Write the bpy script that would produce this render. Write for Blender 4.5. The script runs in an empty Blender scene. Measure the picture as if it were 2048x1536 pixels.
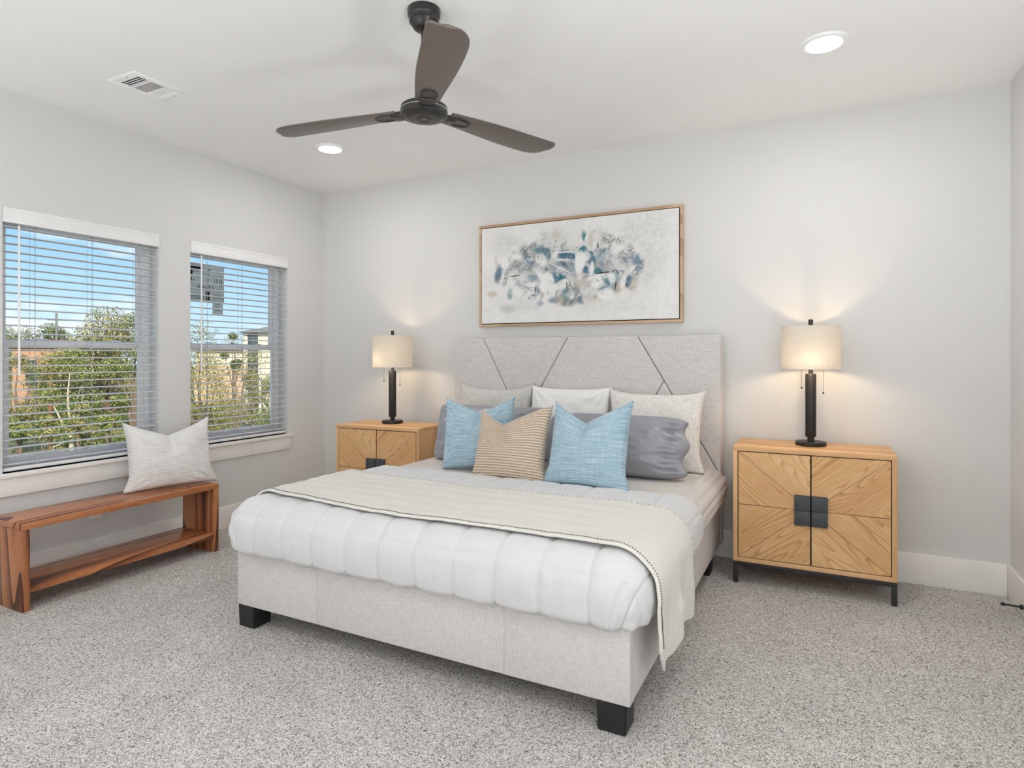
import bpy, bmesh, math, random
import numpy as np
from mathutils import Vector, Matrix, noise as mn

# ------------------------------------------------------------------ camera, sky, sun, exposure
S = bpy.context.scene
COL = S.collection
EYE = 1.277
YAW = math.atan(624 / 1222)
LX, RX, BY, RY, H = -3.981, 0.884, 4.103, -1.25, 2.74     # left wall, right wall, back wall, rear wall, ceiling
cd = bpy.data.cameras.new('camera'); cam = bpy.data.objects.new('camera', cd); COL.objects.link(cam)
cd.sensor_width = 36; cd.lens = 1222 / 2048 * 36; cd.shift_y = -54 / 2048; cd.clip_end = 500; cd.clip_start = .05
cam.location = (0, 0, EYE); cam.rotation_euler = (math.pi / 2, 0, YAW)
S.camera = cam
S.view_settings.view_transform = 'Standard'; S.view_settings.look = 'None'
S.view_settings.gamma = 1; S.view_settings.use_curve_mapping = False
S.view_settings.exposure = 0.0
S.cycles.diffuse_bounces = 8; S.cycles.max_bounces = 14; S.cycles.transparent_max_bounces = 24
S.cycles.sample_clamp_indirect = 6

CAN_STRENGTH = 117.0
FILL_UPLIGHT_W = 19.5
FILL_GLOBE_STRENGTH = 16.0
BULB_STRENGTH = 105.0
SKY_STRENGTH = 1.25

sun_d = bpy.data.lights.new('sun', 'SUN'); sun_d.energy = 6.0; sun_d.angle = math.radians(.6); sun_d.color = (1, .93, .82)
sun = bpy.data.objects.new('sun', sun_d); COL.objects.link(sun)
sun.rotation_euler = Vector((-.75, .42, -.62)).to_track_quat('-Z', 'Y').to_euler()


def nd(nt, t, ins=None, **kw):
    n = nt.nodes.new(t)
    for k, v in kw.items(): setattr(n, k, v)
    for k, v in (ins or {}).items():
        if isinstance(v, bpy.types.NodeSocket): nt.links.new(v, n.inputs[k])
        else: n.inputs[k].default_value = v
    return n


def ramp(nt, fac, stops, interp='LINEAR'):
    n = nt.nodes.new('ShaderNodeValToRGB'); nt.links.new(fac, n.inputs[0]); cr = n.color_ramp; cr.interpolation = interp
    while len(cr.elements) < len(stops): cr.elements.new(.5)
    for e, (p, c) in zip(cr.elements, stops): e.position = p; e.color = (*c, 1) if len(c) == 3 else c
    return n.outputs[0]


W = bpy.data.worlds.new('sky'); S.world = W; W.use_nodes = True
nt = W.node_tree; nt.nodes.clear()
tc = nd(nt, 'ShaderNodeTexCoord')
sep = nd(nt, 'ShaderNodeSeparateXYZ', {0: tc.outputs['Generated']})
blue = ramp(nt, sep.outputs[2], [(0.0, (.62, .80, .93)), (.08, (.47, .72, .93)), (.22, (.20, .49, .88)), (.6, (.12, .34, .76))])
mp = nd(nt, 'ShaderNodeMapping', {0: tc.outputs['Generated'], 'Scale': (1.6, 1.6, 5.5), 'Location': (.3, 1.1, .2)})
nz = nd(nt, 'ShaderNodeTexNoise', {'Vector': mp.outputs[0], 'Scale': 2.6, 'Detail': 7, 'Roughness': .55})
cl = ramp(nt, nz.outputs[0], [(.49, (0, 0, 0)), (.63, (1, 1, 1))])
mx = nd(nt, 'ShaderNodeMix', {0: cl, 6: blue, 7: (.95, .96, .98, 1)}, data_type='RGBA')
bg = nd(nt, 'ShaderNodeBackground', {0: mx.outputs[2], 1: SKY_STRENGTH})
nd(nt, 'ShaderNodeOutputWorld', {0: bg.outputs[0]})


# ------------------------------------------------------------------ helpers
def mat(name, base=(.8, .8, .8), rough=.6, metal=0.0, spec=.5, **kw):
    m = bpy.data.materials.new(name); m.use_nodes = True
    b = m.node_tree.nodes['Principled BSDF']
    b.inputs['Base Color'].default_value = (*base, 1); b.inputs['Roughness'].default_value = rough
    b.inputs['Metallic'].default_value = metal; b.inputs['Specular IOR Level'].default_value = spec
    for k, v in kw.items(): b.inputs[k.replace('_', ' ')].default_value = v
    return m, m.node_tree, b


def bump(nt, b, hgt, strength, dist):
    n = nd(nt, 'ShaderNodeBump', {'Height': hgt, 'Strength': strength, 'Distance': dist})
    nt.links.new(n.outputs[0], b.inputs['Normal'])


def coords(nt, which='Object', scale=(1, 1, 1), rot=(0, 0, 0), loc=(0, 0, 0)):
    t = nd(nt, 'ShaderNodeTexCoord')
    return nd(nt, 'ShaderNodeMapping', {0: t.outputs[which], 'Scale': scale, 'Rotation': rot, 'Location': loc}).outputs[0]


def mathn(nt, op, a, b=None):
    return nd(nt, 'ShaderNodeMath', {0: a, **({1: b} if b is not None else {})}, operation=op).outputs[0]


def paint(name, c, bumps=.12, sc=170, rough=.75):
    m, nt, b = mat(name, c, rough, spec=.25)
    n = nd(nt, 'ShaderNodeTexNoise', {'Vector': coords(nt), 'Scale': sc, 'Detail': 3})
    bump(nt, b, n.outputs[0], bumps, .004)
    return m


def plain(name, c, rough=.5, metal=0.0, spec=.5, **kw):
    m, nt, b = mat(name, c, rough, metal, spec, **kw)
    n = nd(nt, 'ShaderNodeTexNoise', {'Vector': coords(nt), 'Scale': 9, 'Detail': 4})
    k = nd(nt, 'ShaderNodeMapRange', {0: n.outputs[0], 3: .93, 4: 1.07})
    v = nd(nt, 'ShaderNodeHueSaturation', {'Value': k.outputs[0], 'Color': (*c, 1)})
    nt.links.new(v.outputs[0], b.inputs['Base Color'])
    return m


def fabric(name, stops, sx=160, sy=160, mixw=.5, bmp=.35, rough=.9, long=7, which='Object', sheen=.15, slub=0):
    """woven cloth: horizontal and vertical threads of varying tone"""
    m, nt, b = mat(name, stops[0][1], rough, spec=.15, Sheen_Weight=sheen)
    if which == 'UV':
        h = coords(nt, 'UV', (long, sy, 1)); v = coords(nt, 'UV', (sx, long, 1))
    else:
        h = coords(nt, which, (long, long, sy)); v = coords(nt, which, (sx, sx, long))
    n1 = nd(nt, 'ShaderNodeTexNoise', {'Vector': h, 'Scale': 1, 'Detail': 3, 'Roughness': .6})
    n2 = nd(nt, 'ShaderNodeTexNoise', {'Vector': v, 'Scale': 1, 'Detail': 3, 'Roughness': .6})
    mx = nd(nt, 'ShaderNodeMix', {0: mixw, 2: n1.outputs[0], 3: n2.outputs[0]})
    c = ramp(nt, mx.outputs[0], stops)
    nt.links.new(c, b.inputs['Base Color'])
    bump(nt, b, mx.outputs[0], bmp, .003)
    return m


def wood(name, dark, mid, light, axis='x', which='Object', ring=14, fine=140, rough=.45, stretch=.09, warp=2.6, spec=.35, line=.5):
    """boards with cathedral grain running along an axis"""
    m, nt, b = mat(name, mid, rough, spec=spec)
    sc = {'x': (stretch, 1, 1), 'y': (1, stretch, 1), 'z': (1, 1, stretch)}[axis]
    v = coords(nt, which, sc)
    w1 = nd(nt, 'ShaderNodeTexNoise', {'Vector': v, 'Scale': warp, 'Detail': 1.5, 'Roughness': .4})
    r = mathn(nt, 'MULTIPLY', w1.outputs[0], ring)
    fr = mathn(nt, 'FRACT', r)
    tri = mathn(nt, 'POWER', fr, 3.0)
    fi = nd(nt, 'ShaderNodeTexNoise', {'Vector': v, 'Scale': fine, 'Detail': 2})
    lo = nd(nt, 'ShaderNodeTexNoise', {'Vector': v, 'Scale': 4.5, 'Detail': 1})
    a = mathn(nt, 'MULTIPLY', tri, line)
    a2 = mathn(nt, 'MULTIPLY', fi.outputs[0], .40)
    a3 = mathn(nt, 'MULTIPLY', lo.outputs[0], .45)
    s = mathn(nt, 'ADD', mathn(nt, 'ADD', a, a2), a3)
    c = ramp(nt, s, [(.30, light), (.55, mid), (.98, dark)])
    nt.links.new(c, b.inputs['Base Color'])
    bump(nt, b, s, .12, .002)
    return m


def tag(o, label=None, cat=None, group=None, kind=None):
    if label: o['label'] = label
    if cat: o['category'] = cat
    if group: o['group'] = group
    if kind: o['kind'] = kind
    return o


def thing(name, label, cat, loc=(0, 0, 0), rz=0, group=None):
    o = bpy.data.objects.new(name, None); COL.objects.link(o)
    o.empty_display_size = .1; o.location = loc; o.rotation_euler = (0, 0, rz)
    return tag(o, label, cat, group)


def add(name, me, m, parent=None, loc=None, smooth=35):
    """link a bmesh / mesh as one object"""
    if isinstance(me, bmesh.types.BMesh):
        bm = me; me = bpy.data.meshes.new(name); bmesh.ops.recalc_face_normals(bm, faces=bm.faces); bm.to_mesh(me); bm.free()
    for k in (m if isinstance(m, (list, tuple)) else [m]): me.materials.append(k)
    if smooth:
        me.polygons.foreach_set('use_smooth', [True] * len(me.polygons))
        if smooth < 180: me.set_sharp_from_angle(angle=math.radians(smooth))
    o = bpy.data.objects.new(name, me); COL.objects.link(o)
    if parent: o.parent = parent
    if loc: o.location = loc
    return o


def bx(bm, x0, x1, y0, y1, z0, z1, bev=0, seg=2, mi=0, M=None):
    r = bmesh.ops.create_cube(bm, size=1)
    vs = r['verts']
    for v in vs: v.co = Vector(((x0 + x1) / 2 + v.co.x * (x1 - x0), (y0 + y1) / 2 + v.co.y * (y1 - y0), (z0 + z1) / 2 + v.co.z * (z1 - z0)))
    if M: bmesh.ops.transform(bm, matrix=M, verts=vs)
    fs = list({f for v in vs for f in v.link_faces})
    for f in fs: f.material_index = mi
    if bev:
        es = list({e for v in vs for e in v.link_edges})
        bmesh.ops.bevel(bm, geom=es, offset=bev, segments=seg, profile=.5, affect='EDGES', clamp_overlap=True, material=-1)
    return bm


def box(*a, **k): return bx(bmesh.new(), *a, **k)


def lathe(prof, seg=48, bm=None, c=(0, 0)):
    bm = bm or bmesh.new(); rings = []
    for r, z in prof:
        if r < 1e-5: rings.append([bm.verts.new((c[0], c[1], z))])
        else: rings.append([bm.verts.new((c[0] + r * math.cos(2 * math.pi * i / seg), c[1] + r * math.sin(2 * math.pi * i / seg), z)) for i in range(seg)])
    for a, b in zip(rings, rings[1:]):
        for i in range(seg):
            j = (i + 1) % seg
            if len(a) == 1 and len(b) == 1: continue
            if len(a) == 1: bm.faces.new((a[0], b[i], b[j]))
            elif len(b) == 1: bm.faces.new((a[i], a[j], b[0]))
            else: bm.faces.new((a[i], a[j], b[j], b[i]))
    return bm


def tube(bm, pts, rad, seg=10):
    """tapered tube through points; rad is a number or list"""
    pts = [Vector(p) for p in pts]; n = len(pts)
    rad = rad if isinstance(rad, (list, tuple)) else [rad] * n
    rings = []; up = None
    for i, p in enumerate(pts):
        d = (pts[min(i + 1, n - 1)] - pts[max(i - 1, 0)]).normalized()
        ref = Vector((0, 0, 1)) if abs(d.z) < .9 else Vector((1, 0, 0))
        if up is not None: ref = up
        a = d.cross(ref).normalized(); b = a.cross(d).normalized(); up = b
        rings.append([bm.verts.new(p + (a * math.cos(2 * math.pi * k / seg) + b * math.sin(2 * math.pi * k / seg)) * rad[i]) for k in range(seg)])
    for r0, r1 in zip(rings, rings[1:]):
        for k in range(seg): bm.faces.new((r0[k], r0[(k + 1) % seg], r1[(k + 1) % seg], r1[k]))
    bm.faces.new(rings[0]); bm.faces.new(rings[-1][::-1])
    return bm


def grid_mesh(name, P, uv=None):
    """P: (n, m, 3) array of points -> quad mesh"""
    n, m = P.shape[:2]
    me = bpy.data.meshes.new(name)
    idx = np.arange(n * m).reshape(n, m)
    F = np.stack([idx[:-1, :-1], idx[1:, :-1], idx[1:, 1:], idx[:-1, 1:]], -1).reshape(-1, 4)
    me.from_pydata(P.reshape(-1, 3).tolist(), [], F.tolist())
    if uv is not None:
        l = me.uv_layers.new(name='UVMap'); l.data.foreach_set('uv', uv.reshape(-1, 2)[F.reshape(-1)].astype('f').ravel())
    return me


def prism(poly, y0, y1, bev=0, seg=3, axis='y'):
    """extrude an (x,z) polygon from y0 (front) to y1"""
    bm = bmesh.new()
    f = bm.faces.new([bm.verts.new((x, y1, z)) for x, z in poly])
    r = bmesh.ops.extrude_face_region(bm, geom=[f])
    vs = [g for g in r['geom'] if isinstance(g, bmesh.types.BMVert)]
    bmesh.ops.translate(bm, verts=vs, vec=(0, y0 - y1, 0))
    if bev:
        es = [e for e in bm.edges if all(v in vs for v in e.verts)]
        bmesh.ops.bevel(bm, geom=es, offset=bev, segments=seg, profile=.5, affect='EDGES', clamp_overlap=True)
    return bm


def copy_tree(o, parent=None):
    c = o.copy(); COL.objects.link(c); c.parent = parent
    for ch in list(o.children): copy_tree(ch, c)
    return c


def sm(a, b, x):
    t = np.clip((x - a) / (b - a), 0, 1); return t * t * (3 - 2 * t)


def fbm(x, y, s=1.0, seed=0, o=3):
    """array noise via mathutils"""
    sh = np.broadcast(x, y).shape
    X = np.broadcast_to(x, sh).ravel() * s; Y = np.broadcast_to(y, sh).ravel() * s
    return np.array([mn.fractal(Vector((a, b, seed * 7.31)), 1.0, 2.0, o) for a, b in zip(X, Y)]).reshape(sh)


# ------------------------------------------------------------------ materials
M_wall = paint('wall_paint', (.70, .70, .697))
M_ceil = paint('ceiling_paint', (.86, .862, .858), .18, 120)
M_trim = plain('trim_white', (.89, .88, .855), .4)
M_vinyl = plain('white_vinyl', (.90, .90, .90), .35)
M_blind = plain('blind_white', (.85, .85, .85), .45)
M_slat_backlit = plain('blind_slat_backlit_grey', (.66, .68, .70), .45)  # white slats greyed in the base colour to imitate backlit shade
M_cord = plain('blind_cord', (.40, .44, .48), .7)
M_black = plain('black_wood', (.012, .012, .013), .45)
M_iron = plain('dark_metal', (.035, .036, .038), .45, .3)
M_lampmetal = plain('bronze_black', (.028, .027, .026), .42, .4)
M_handle = plain('slate_handle', (.055, .06, .068), .5)
M_fan = plain('fan_bronze', (.024, .022, .021), .34, .2, .6)
M_blade = plain('fan_blade', (.115, .092, .078), .32, .1, .8)
M_chrome = plain('chrome', (.7, .7, .7), .15, 1.0)
M_dark = plain('dark_gap', (.006, .006, .007), .9)
M_slot = plain('vent_slot', (.012, .014, .02), .9)

# carpet
M_carpet, nt, b = mat('carpet', (.4, .37, .34), .95, spec=.05)
wv_ = nd(nt, 'ShaderNodeTexNoise', {'Vector': coords(nt), 'Scale': 26, 'Detail': 2})
cv_ = nd(nt, 'ShaderNodeMix', {0: .035, 4: coords(nt), 5: wv_.outputs['Color']}, data_type='VECTOR').outputs[1]
vo = nd(nt, 'ShaderNodeTexVoronoi', {'Vector': cv_, 'Scale': 250, 'Randomness': 1})
sepc = nd(nt, 'ShaderNodeSeparateColor', {0: vo.outputs['Color']})
n2 = nd(nt, 'ShaderNodeTexNoise', {'Vector': cv_, 'Scale': 200, 'Detail': 2, 'Roughness': .6})
n3 = nd(nt, 'ShaderNodeTexNoise', {'Vector': coords(nt), 'Scale': 3.5, 'Detail': 3})
f = mathn(nt, 'ADD', mathn(nt, 'MULTIPLY', sepc.outputs[0], .36), mathn(nt, 'MULTIPLY', n2.outputs[0], .64))
c = ramp(nt, f, [(.26, (.13, .115, .10)), (.42, (.45, .425, .40)), (.53, (.66, .64, .615)), (.72, (.86, .845, .825))])
hs = nd(nt, 'ShaderNodeHueSaturation', {'Value': nd(nt, 'ShaderNodeMapRange', {0: n3.outputs[0], 3: .86, 4: 1.12}).outputs[0], 'Color': c})
nt.links.new(hs.outputs[0], b.inputs['Base Color'])
bump(nt, b, f, .7, .010)

# glass pane (thin)
M_glass = bpy.data.materials.new('window_glass'); M_glass.use_nodes = True
nt = M_glass.node_tree; nt.nodes.clear()
tr = nd(nt, 'ShaderNodeBsdfTransparent', {0: (.97, .985, .98, 1)}); gl = nd(nt, 'ShaderNodeBsdfGlossy', {'Roughness': .02})
fr = nd(nt, 'ShaderNodeFresnel', {0: 1.45}); k = mathn(nt, 'MULTIPLY', fr.outputs[0], .45)
ms = nd(nt, 'ShaderNodeMixShader', {0: k, 1: tr.outputs[0], 2: gl.outputs[0]}); nd(nt, 'ShaderNodeOutputMaterial', {0: ms.outputs[0]})


def emit(name, c, s):
    m = bpy.data.materials.new(name); m.use_nodes = True; nt = m.node_tree; nt.nodes.clear()
    e = nd(nt, 'ShaderNodeEmission', {0: (*c, 1), 1: s}); nd(nt, 'ShaderNodeOutputMaterial', {0: e.outputs[0]}); return m


M_can = emit('led_diffuser', (1, .99, .98), CAN_STRENGTH)
M_bulb = emit('warm_bulb', (1, .75, .47), BULB_STRENGTH)

M_shade = bpy.data.materials.new('linen_shade'); M_shade.use_nodes = True
nt = M_shade.node_tree; nt.nodes.clear()
n1 = nd(nt, 'ShaderNodeTexNoise', {'Vector': coords(nt, 'Object', (12, 12, 420)), 'Scale': 1, 'Detail': 2})
n2 = nd(nt, 'ShaderNodeTexNoise', {'Vector': coords(nt, 'Object', (300, 300, 12)), 'Scale': 1, 'Detail': 2})
cc = ramp(nt, mathn(nt, 'ADD', mathn(nt, 'MULTIPLY', n1.outputs[0], .5), mathn(nt, 'MULTIPLY', n2.outputs[0], .5)), [(.3, (.74, .71, .66)), (.7, (.86, .84, .80))])
di = nd(nt, 'ShaderNodeBsdfDiffuse', {0: cc}); tl = nd(nt, 'ShaderNodeBsdfTranslucent', {0: cc})
ms = nd(nt, 'ShaderNodeMixShader', {0: .42, 1: di.outputs[0], 2: tl.outputs[0]}); nd(nt, 'ShaderNodeOutputMaterial', {0: ms.outputs[0]})

M_linen = fabric('bed_linen_grey', [(.34, (.47, .44, .425)), (.5, (.645, .62, .61)), (.66, (.75, .73, .72))], 480, 480, .5, .25, long=22)
M_comf = fabric('comforter_white', [(.3, (.67, .675, .685)), (.7, (.72, .725, .735))], 300, 300, .5, .04, .85)
M_cover = fabric('coverlet_beige', [(.35, (.60, .56, .52)), (.65, (.74, .70, .67))], 220, 220, .5, .2)
M_blue = fabric('pillow_blue', [(.33, (.24, .38, .48)), (.5, (.36, .515, .61)), (.66, (.64, .74, .785))], 90, 210, .2, .2, which='UV', long=7)
M_tan, nt, b = mat('pillow_tan', (.5, .4, .3), .92, spec=.1, Sheen_Weight=.2)
u = coords(nt, 'UV', (1, 1, 1))
wv = nd(nt, 'ShaderNodeTexWave', {'Vector': u, 'Scale': 20, 'Distortion': .5, 'Detail': 2, 'Detail Scale': 6}, bands_direction='Y')
wn = nd(nt, 'ShaderNodeTexNoise', {'Vector': coords(nt, 'UV', (150, 40, 1)), 'Scale': 1, 'Detail': 2})
c = ramp(nt, mathn(nt, 'ADD', mathn(nt, 'MULTIPLY', wv.outputs[1], .72), mathn(nt, 'MULTIPLY', wn.outputs[0], .38)), [(.12, (.30, .21, .14)), (.40, (.56, .44, .33)), (.8, (.70, .60, .49))])
nt.links.new(c, b.inputs['Base Color']); bump(nt, b, wv.outputs[1], .5, .004)
M_boucle = fabric('pillow_cream_slub', [(.32, (.38, .36, .32)), (.42, (.70, .68, .64)), (.56, (.83, .815, .78))], 190, 190, .5, .45, which='UV', long=22)
M_oat = fabric('pillow_oatmeal', [(.34, (.36, .345, .32)), (.45, (.57, .555, .525)), (.6, (.69, .675, .65))], 180, 210, .45, .4, which='UV', long=22)
M_white = fabric('pillow_white', [(.3, (.83, .82, .80)), (.7, (.88, .87, .86))], 200, 200, .5, .05, which='UV')
M_satin, nt, b = mat('pillow_satin_grey', (.30, .305, .34), .32, spec=.7, Sheen_Weight=.1)
M_waffle, nt, b = mat('pillow_waffle', (.80, .79, .775), .9, spec=.15)
w1 = nd(nt, 'ShaderNodeTexWave', {'Vector': coords(nt, 'UV'), 'Scale': 21, 'Distortion': .6}, bands_direction='Y')
w2 = nd(nt, 'ShaderNodeTexWave', {'Vector': coords(nt, 'UV'), 'Scale': 25, 'Distortion': .3}, bands_direction='X')
h = mathn(nt, 'ADD', mathn(nt, 'MULTIPLY', w1.outputs[1], .7), mathn(nt, 'MULTIPLY', w2.outputs[1], .22))
bump(nt, b, h, .4, .005)
c = ramp(nt, h, [(.1, (.74, .73, .715)), (.6, (.83, .82, .805))]); nt.links.new(c, b.inputs['Base Color'])

OAK = ((.40, .185, .06), (.68, .395, .175), (.82, .55, .29))
M_oak = wood('oak_board', (.50, .265, .115), (.70, .42, .205), (.79, .51, .27), 'x', ring=5, rough=.5)
M_oakz = wood('oak_upright', (.50, .265, .115), (.70, .42, .205), (.79, .51, .27), 'z', ring=5, rough=.5)
M_ven = wood('oak_veneer', *OAK, axis='x', which='UV', ring=46, rough=.45, stretch=.09, warp=5.5, line=.36)
M_acx = wood('acacia_long', (.085, .027, .011), (.39, .135, .052), (.58, .255, .11), 'y', ring=16, line=.7, rough=.25, spec=.5)
M_acz = wood('acacia_upright', (.085, .027, .011), (.34, .118, .046), (.52, .225, .095), 'z', ring=16, line=.7, rough=.36, spec=.5)
M_frame = wood('pale_oak_frame', (.42, .27, .16), (.55, .385, .25), (.63, .46, .31), 'x', ring=4, rough=.5)

# ------------------------------------------------------------------ room shell
T = .16
WZ0, WZ1 = .64, 2.098
WINS = [(1.700, 2.578), (2.807, 3.683)]
bm = bmesh.new()
for y0, y1, z0, z1 in [(RY - T, BY + T, -.12, WZ0), (RY - T, BY + T, WZ1, H + .12), (RY - T, WINS[0][0], WZ0, WZ1), (WINS[0][1], WINS[1][0], WZ0, WZ1), (WINS[1][1], BY + T, WZ0, WZ1)]:
    bx(bm, LX - T, LX, y0, y1, z0, z1)
tag(add('wall_left', bm, M_wall), kind='structure')
tag(add('wall_back', box(LX, RX, BY, BY + T, -.12, H + .12), M_wall), kind='structure')
tag(add('wall_right', box(RX, RX + T, RY - T, BY + T, -.12, H + .12), M_wall), kind='structure')
tag(add('wall_rear', box(LX, RX, RY - T, RY, -.12, H + .12), M_wall), kind='structure')
tag(add('ceiling', box(LX, RX, RY, BY, H, H + .12), M_ceil), kind='structure')
tag(add('floor', box(LX, RX, RY, BY, -.12, 0), M_carpet), kind='structure')
BT, BH = .016, .165
tag(add('baseboard_left', box(LX, LX + BT, RY, BY, 0, BH, bev=.004), M_trim), kind='structure')
tag(add('baseboard_back', box(LX + BT, RX - BT, BY - BT, BY, 0, BH + .008, bev=.004), M_trim), kind='structure')
tag(add('baseboard_right', box(RX - BT, RX, RY, BY, 0, BH + .008, bev=.004), M_trim), kind='structure')
# window stool and apron running under both windows
bm = box(LX - .10, LX + .035, 1.655, 3.715, WZ0 - .024, WZ0, bev=.005)
tag(add('trim_1', bm, M_trim), kind='structure')
tag(add('trim_2', box(LX, LX + .018, 1.672, 3.702, WZ0 - .125, WZ0 - .024, bev=.003), M_trim), kind='structure')

# windows: white vinyl single-hung units set at the outer side of the wall
XF = LX - .098
for i, (y0, y1) in enumerate(WINS):
    wdw = bpy.data.objects.new('window_%d' % (i + 1), None); COL.objects.link(wdw); wdw.location = (XF, y0, WZ0); tag(wdw, kind='structure')
    w, hh = y1 - y0, WZ1 - WZ0
    mr = 1.352 - WZ0
    fb = bmesh.new()
    for a in ((0, .038, 0, hh), (w - .038, w, 0, hh), (.038, w - .038, 0, .03), (.038, w - .038, hh - .04, hh)):
        bx(fb, -.06, 0, a[0], a[1], a[2], a[3], bev=.003)
    bx(fb, -.03, -.022, .038, .046, .03, hh - .04); bx(fb, -.03, -.022, w - .046, w - .038, .03, hh - .04)
    add('frame', fb, M_vinyl, wdw)
    for nm, xa, xb, za, zb, sw in (('upper_sash', -.052, -.032, mr - .012, hh - .04, .034), ('lower_sash', -.024, -.002, .03, mr + .018, .036)):
        sb = bmesh.new()
        for a in ((.038, .038 + sw, za, zb), (w - .038 - sw, w - .038, za, zb), (.038 + sw, w - .038 - sw, za, za + .038), (.038 + sw, w - .038 - sw, zb - .038, zb)):
            bx(sb, xa, xb, a[0], a[1], a[2], a[3], bev=.003)
        so = add(nm, sb, M_vinyl, wdw)
        add('pane', box((xa + xb) / 2 - .002, (xa + xb) / 2 + .002, .038 + sw, w - .038 - sw, za + .038, zb - .038), M_glass, so, smooth=0)
    for yy in (.22, w - .22):
        lk = box(-.004, .010, yy - .028, yy + .028, mr + .018, mr + .032, bev=.004)
        add('sash_lock', lk, M_vinyl, wdw)

# horizontal blinds
for i, (y0, y1) in enumerate(WINS):
    y0 += .004; y1 -= .004; w = y1 - y0
    bt = thing('window_blind', ['white slatted blind on the wider-looking window at the left edge', 'white slatted blind on the window nearer the corner'][i], 'blind', (LX - .04, y0, WZ0), group='white slatted window blinds')
    ZV = 2.098 - WZ0
    vb = bmesh.new()
    bx(vb, .028, .046, -.002, w + .002, ZV - .083, ZV, bev=.003)
    bx(vb, .046, .052, -.002, w + .002, ZV - .083, ZV - .050, bev=.002)
    bx(vb, .046, .049, -.002, w + .002, ZV - .016, ZV - .004, bev=.001)
    add('valance', vb, M_blind, bt)
    add('headrail', box(-.025, .026, .004, w - .004, ZV - .055, ZV - .004), M_blind, bt)
    ns = 30; zlo, zhi = .045, ZV - .10
    sb = bmesh.new()
    for k in range(ns):
        z = zlo + (zhi - zlo) * k / (ns - 1)
        pts = []
        for (dx, dz) in ((-.025, -.0025), (-.012, .0), (0, .0012), (.012, .0), (.025, -.0025)):
            pts.append((dx, z + dz + dx * .02))
        top = [[sb.verts.new((dx, yy, dz + .0017)) for yy in (.005, w - .005)] for dx, dz in pts]
        bot = [[sb.verts.new((dx, yy, dz - .0017)) for yy in (.005, w - .005)] for dx, dz in pts]
        for a, c in zip(top, top[1:]): sb.faces.new((a[0], c[0], c[1], a[1]))
        for a, c in zip(bot, bot[1:]): sb.faces.new((a[0], a[1], c[1], c[0]))
        for q in (0, -1): sb.faces.new((top[q][0], top[q][1], bot[q][1], bot[q][0]))
        for s_ in (0, 1):
            for t0, t1, b0, b1 in zip(top, top[1:], bot, bot[1:]): sb.faces.new((t0[s_], t1[s_], b1[s_], b0[s_]))
    add('slats', sb, M_slat_backlit, bt)
    add('bottom_rail', box(-.025, .025, .005, w - .005, .006, .026, bev=.004), M_blind, bt)
    for yy in ((.155, .46, .74) if i == 0 else (.14, .44, .74)):
        cb = bmesh.new()
        for dx in (-.0265, .0265): tube(cb, [(dx, yy, .02), (dx, yy, ZV - .05)], .0009, 5)
        tube(cb, [(0, yy + .016, .02), (0, yy + .016, ZV - .05)], .0009, 5)
        add('ladder_cord', cb, M_cord, bt)
    wy = .075 if i == 0 else .085
    add('tilt_wand', tube(bmesh.new(), [(.036, wy, ZV - .09), (.037, wy, ZV - .5), (.037, wy, ZV - .92)], [.005, .0055, .006], 8), M_vinyl, bt)

# paper stickers on the outer side of the pane nearest the corner
M_paper = bpy.data.materials.new('sticker_paper'); M_paper.use_nodes = True
nt = M_paper.node_tree; nt.nodes.clear()
n = nd(nt, 'ShaderNodeTexNoise', {'Vector': coords(nt, 'Object', (1, 6, 60)), 'Scale': 3, 'Detail': 3})
pc_ = ramp(nt, n.outputs[0], [(.35, (.74, .78, .78)), (.7, (.86, .89, .88))])
di = nd(nt, 'ShaderNodeBsdfDiffuse', {0: pc_}); tl = nd(nt, 'ShaderNodeBsdfTranslucent', {0: pc_})
ms = nd(nt, 'ShaderNodeMixShader', {0: .5, 1: di.outputs[0], 2: tl.outputs[0]}); nd(nt, 'ShaderNodeOutputMaterial', {0: ms.outputs[0]})
M_ink = plain('sticker_ink', (.012, .012, .014), .8)
M_ink2 = plain('sticker_faint_ink', (.10, .12, .13), .8)


def glyph(txt, size, y, z, x, parent, m, mirror=True, name='printed_text'):
    cu = bpy.data.curves.new('t', 'FONT'); cu.body = txt; cu.size = size; cu.extrude = .0003
    tmp = bpy.data.objects.new('t', cu); COL.objects.link(tmp)
    dg = bpy.context.evaluated_depsgraph_get(); me = bpy.data.meshes.new_from_object(tmp.evaluated_get(dg))
    bpy.data.objects.remove(tmp); bpy.data.curves.remove(cu)
    s = -1 if mirror else 1
    for v in me.vertices:
        a, c, e = v.co; v.co = (x + e, y + s * a, z + c)
    return add(name, me, m, parent, smooth=0)


GX = XF - .042 + .003                      # just inside the upper pane
st = thing('window_label', 'grey paper manufacturer label stuck to the corner window pane, print showing reversed', 'label', (GX, 2.89, 1.69))
add('sheet', box(0, .0006, 0, .295, 0, .27), M_paper, st, smooth=0)
for a in ((0, .10, .235, .255), (0, .03, .195, .225), (.150, .180, .228, .245), (.138, .170, .05, .078), (.138, .170, .012, .045)):
    add('printed_block', box(.0006, .0012, *a), M_ink, st, smooth=0)
for a in ((.11, .165, .205, .209), (.155, .160, .150, .21), (.115, .155, .178, .184), (.115, .15, .140, .144), (.21, .214, .13, .20), (.228, .234, .13, .20), (.255, .26, .12, .2), (.27, .275, .12, .2), (.255, .275, .196, .2), (.255, .275, .158, .162), (0, .09, .215, .218), (.01, .13, .036, .039), (.01, .12, .026, .029), (.01, .125, .016, .019), (.19, .28, .03, .033), (.19, .27, .05, .053), (.02, .05, .15, .155)):
    add('printed_line', box(.0006, .0012, *a), M_ink2, st, smooth=0)
glyph('CEVA R', .042, .205, .092, .0008, st, M_ink)
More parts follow.
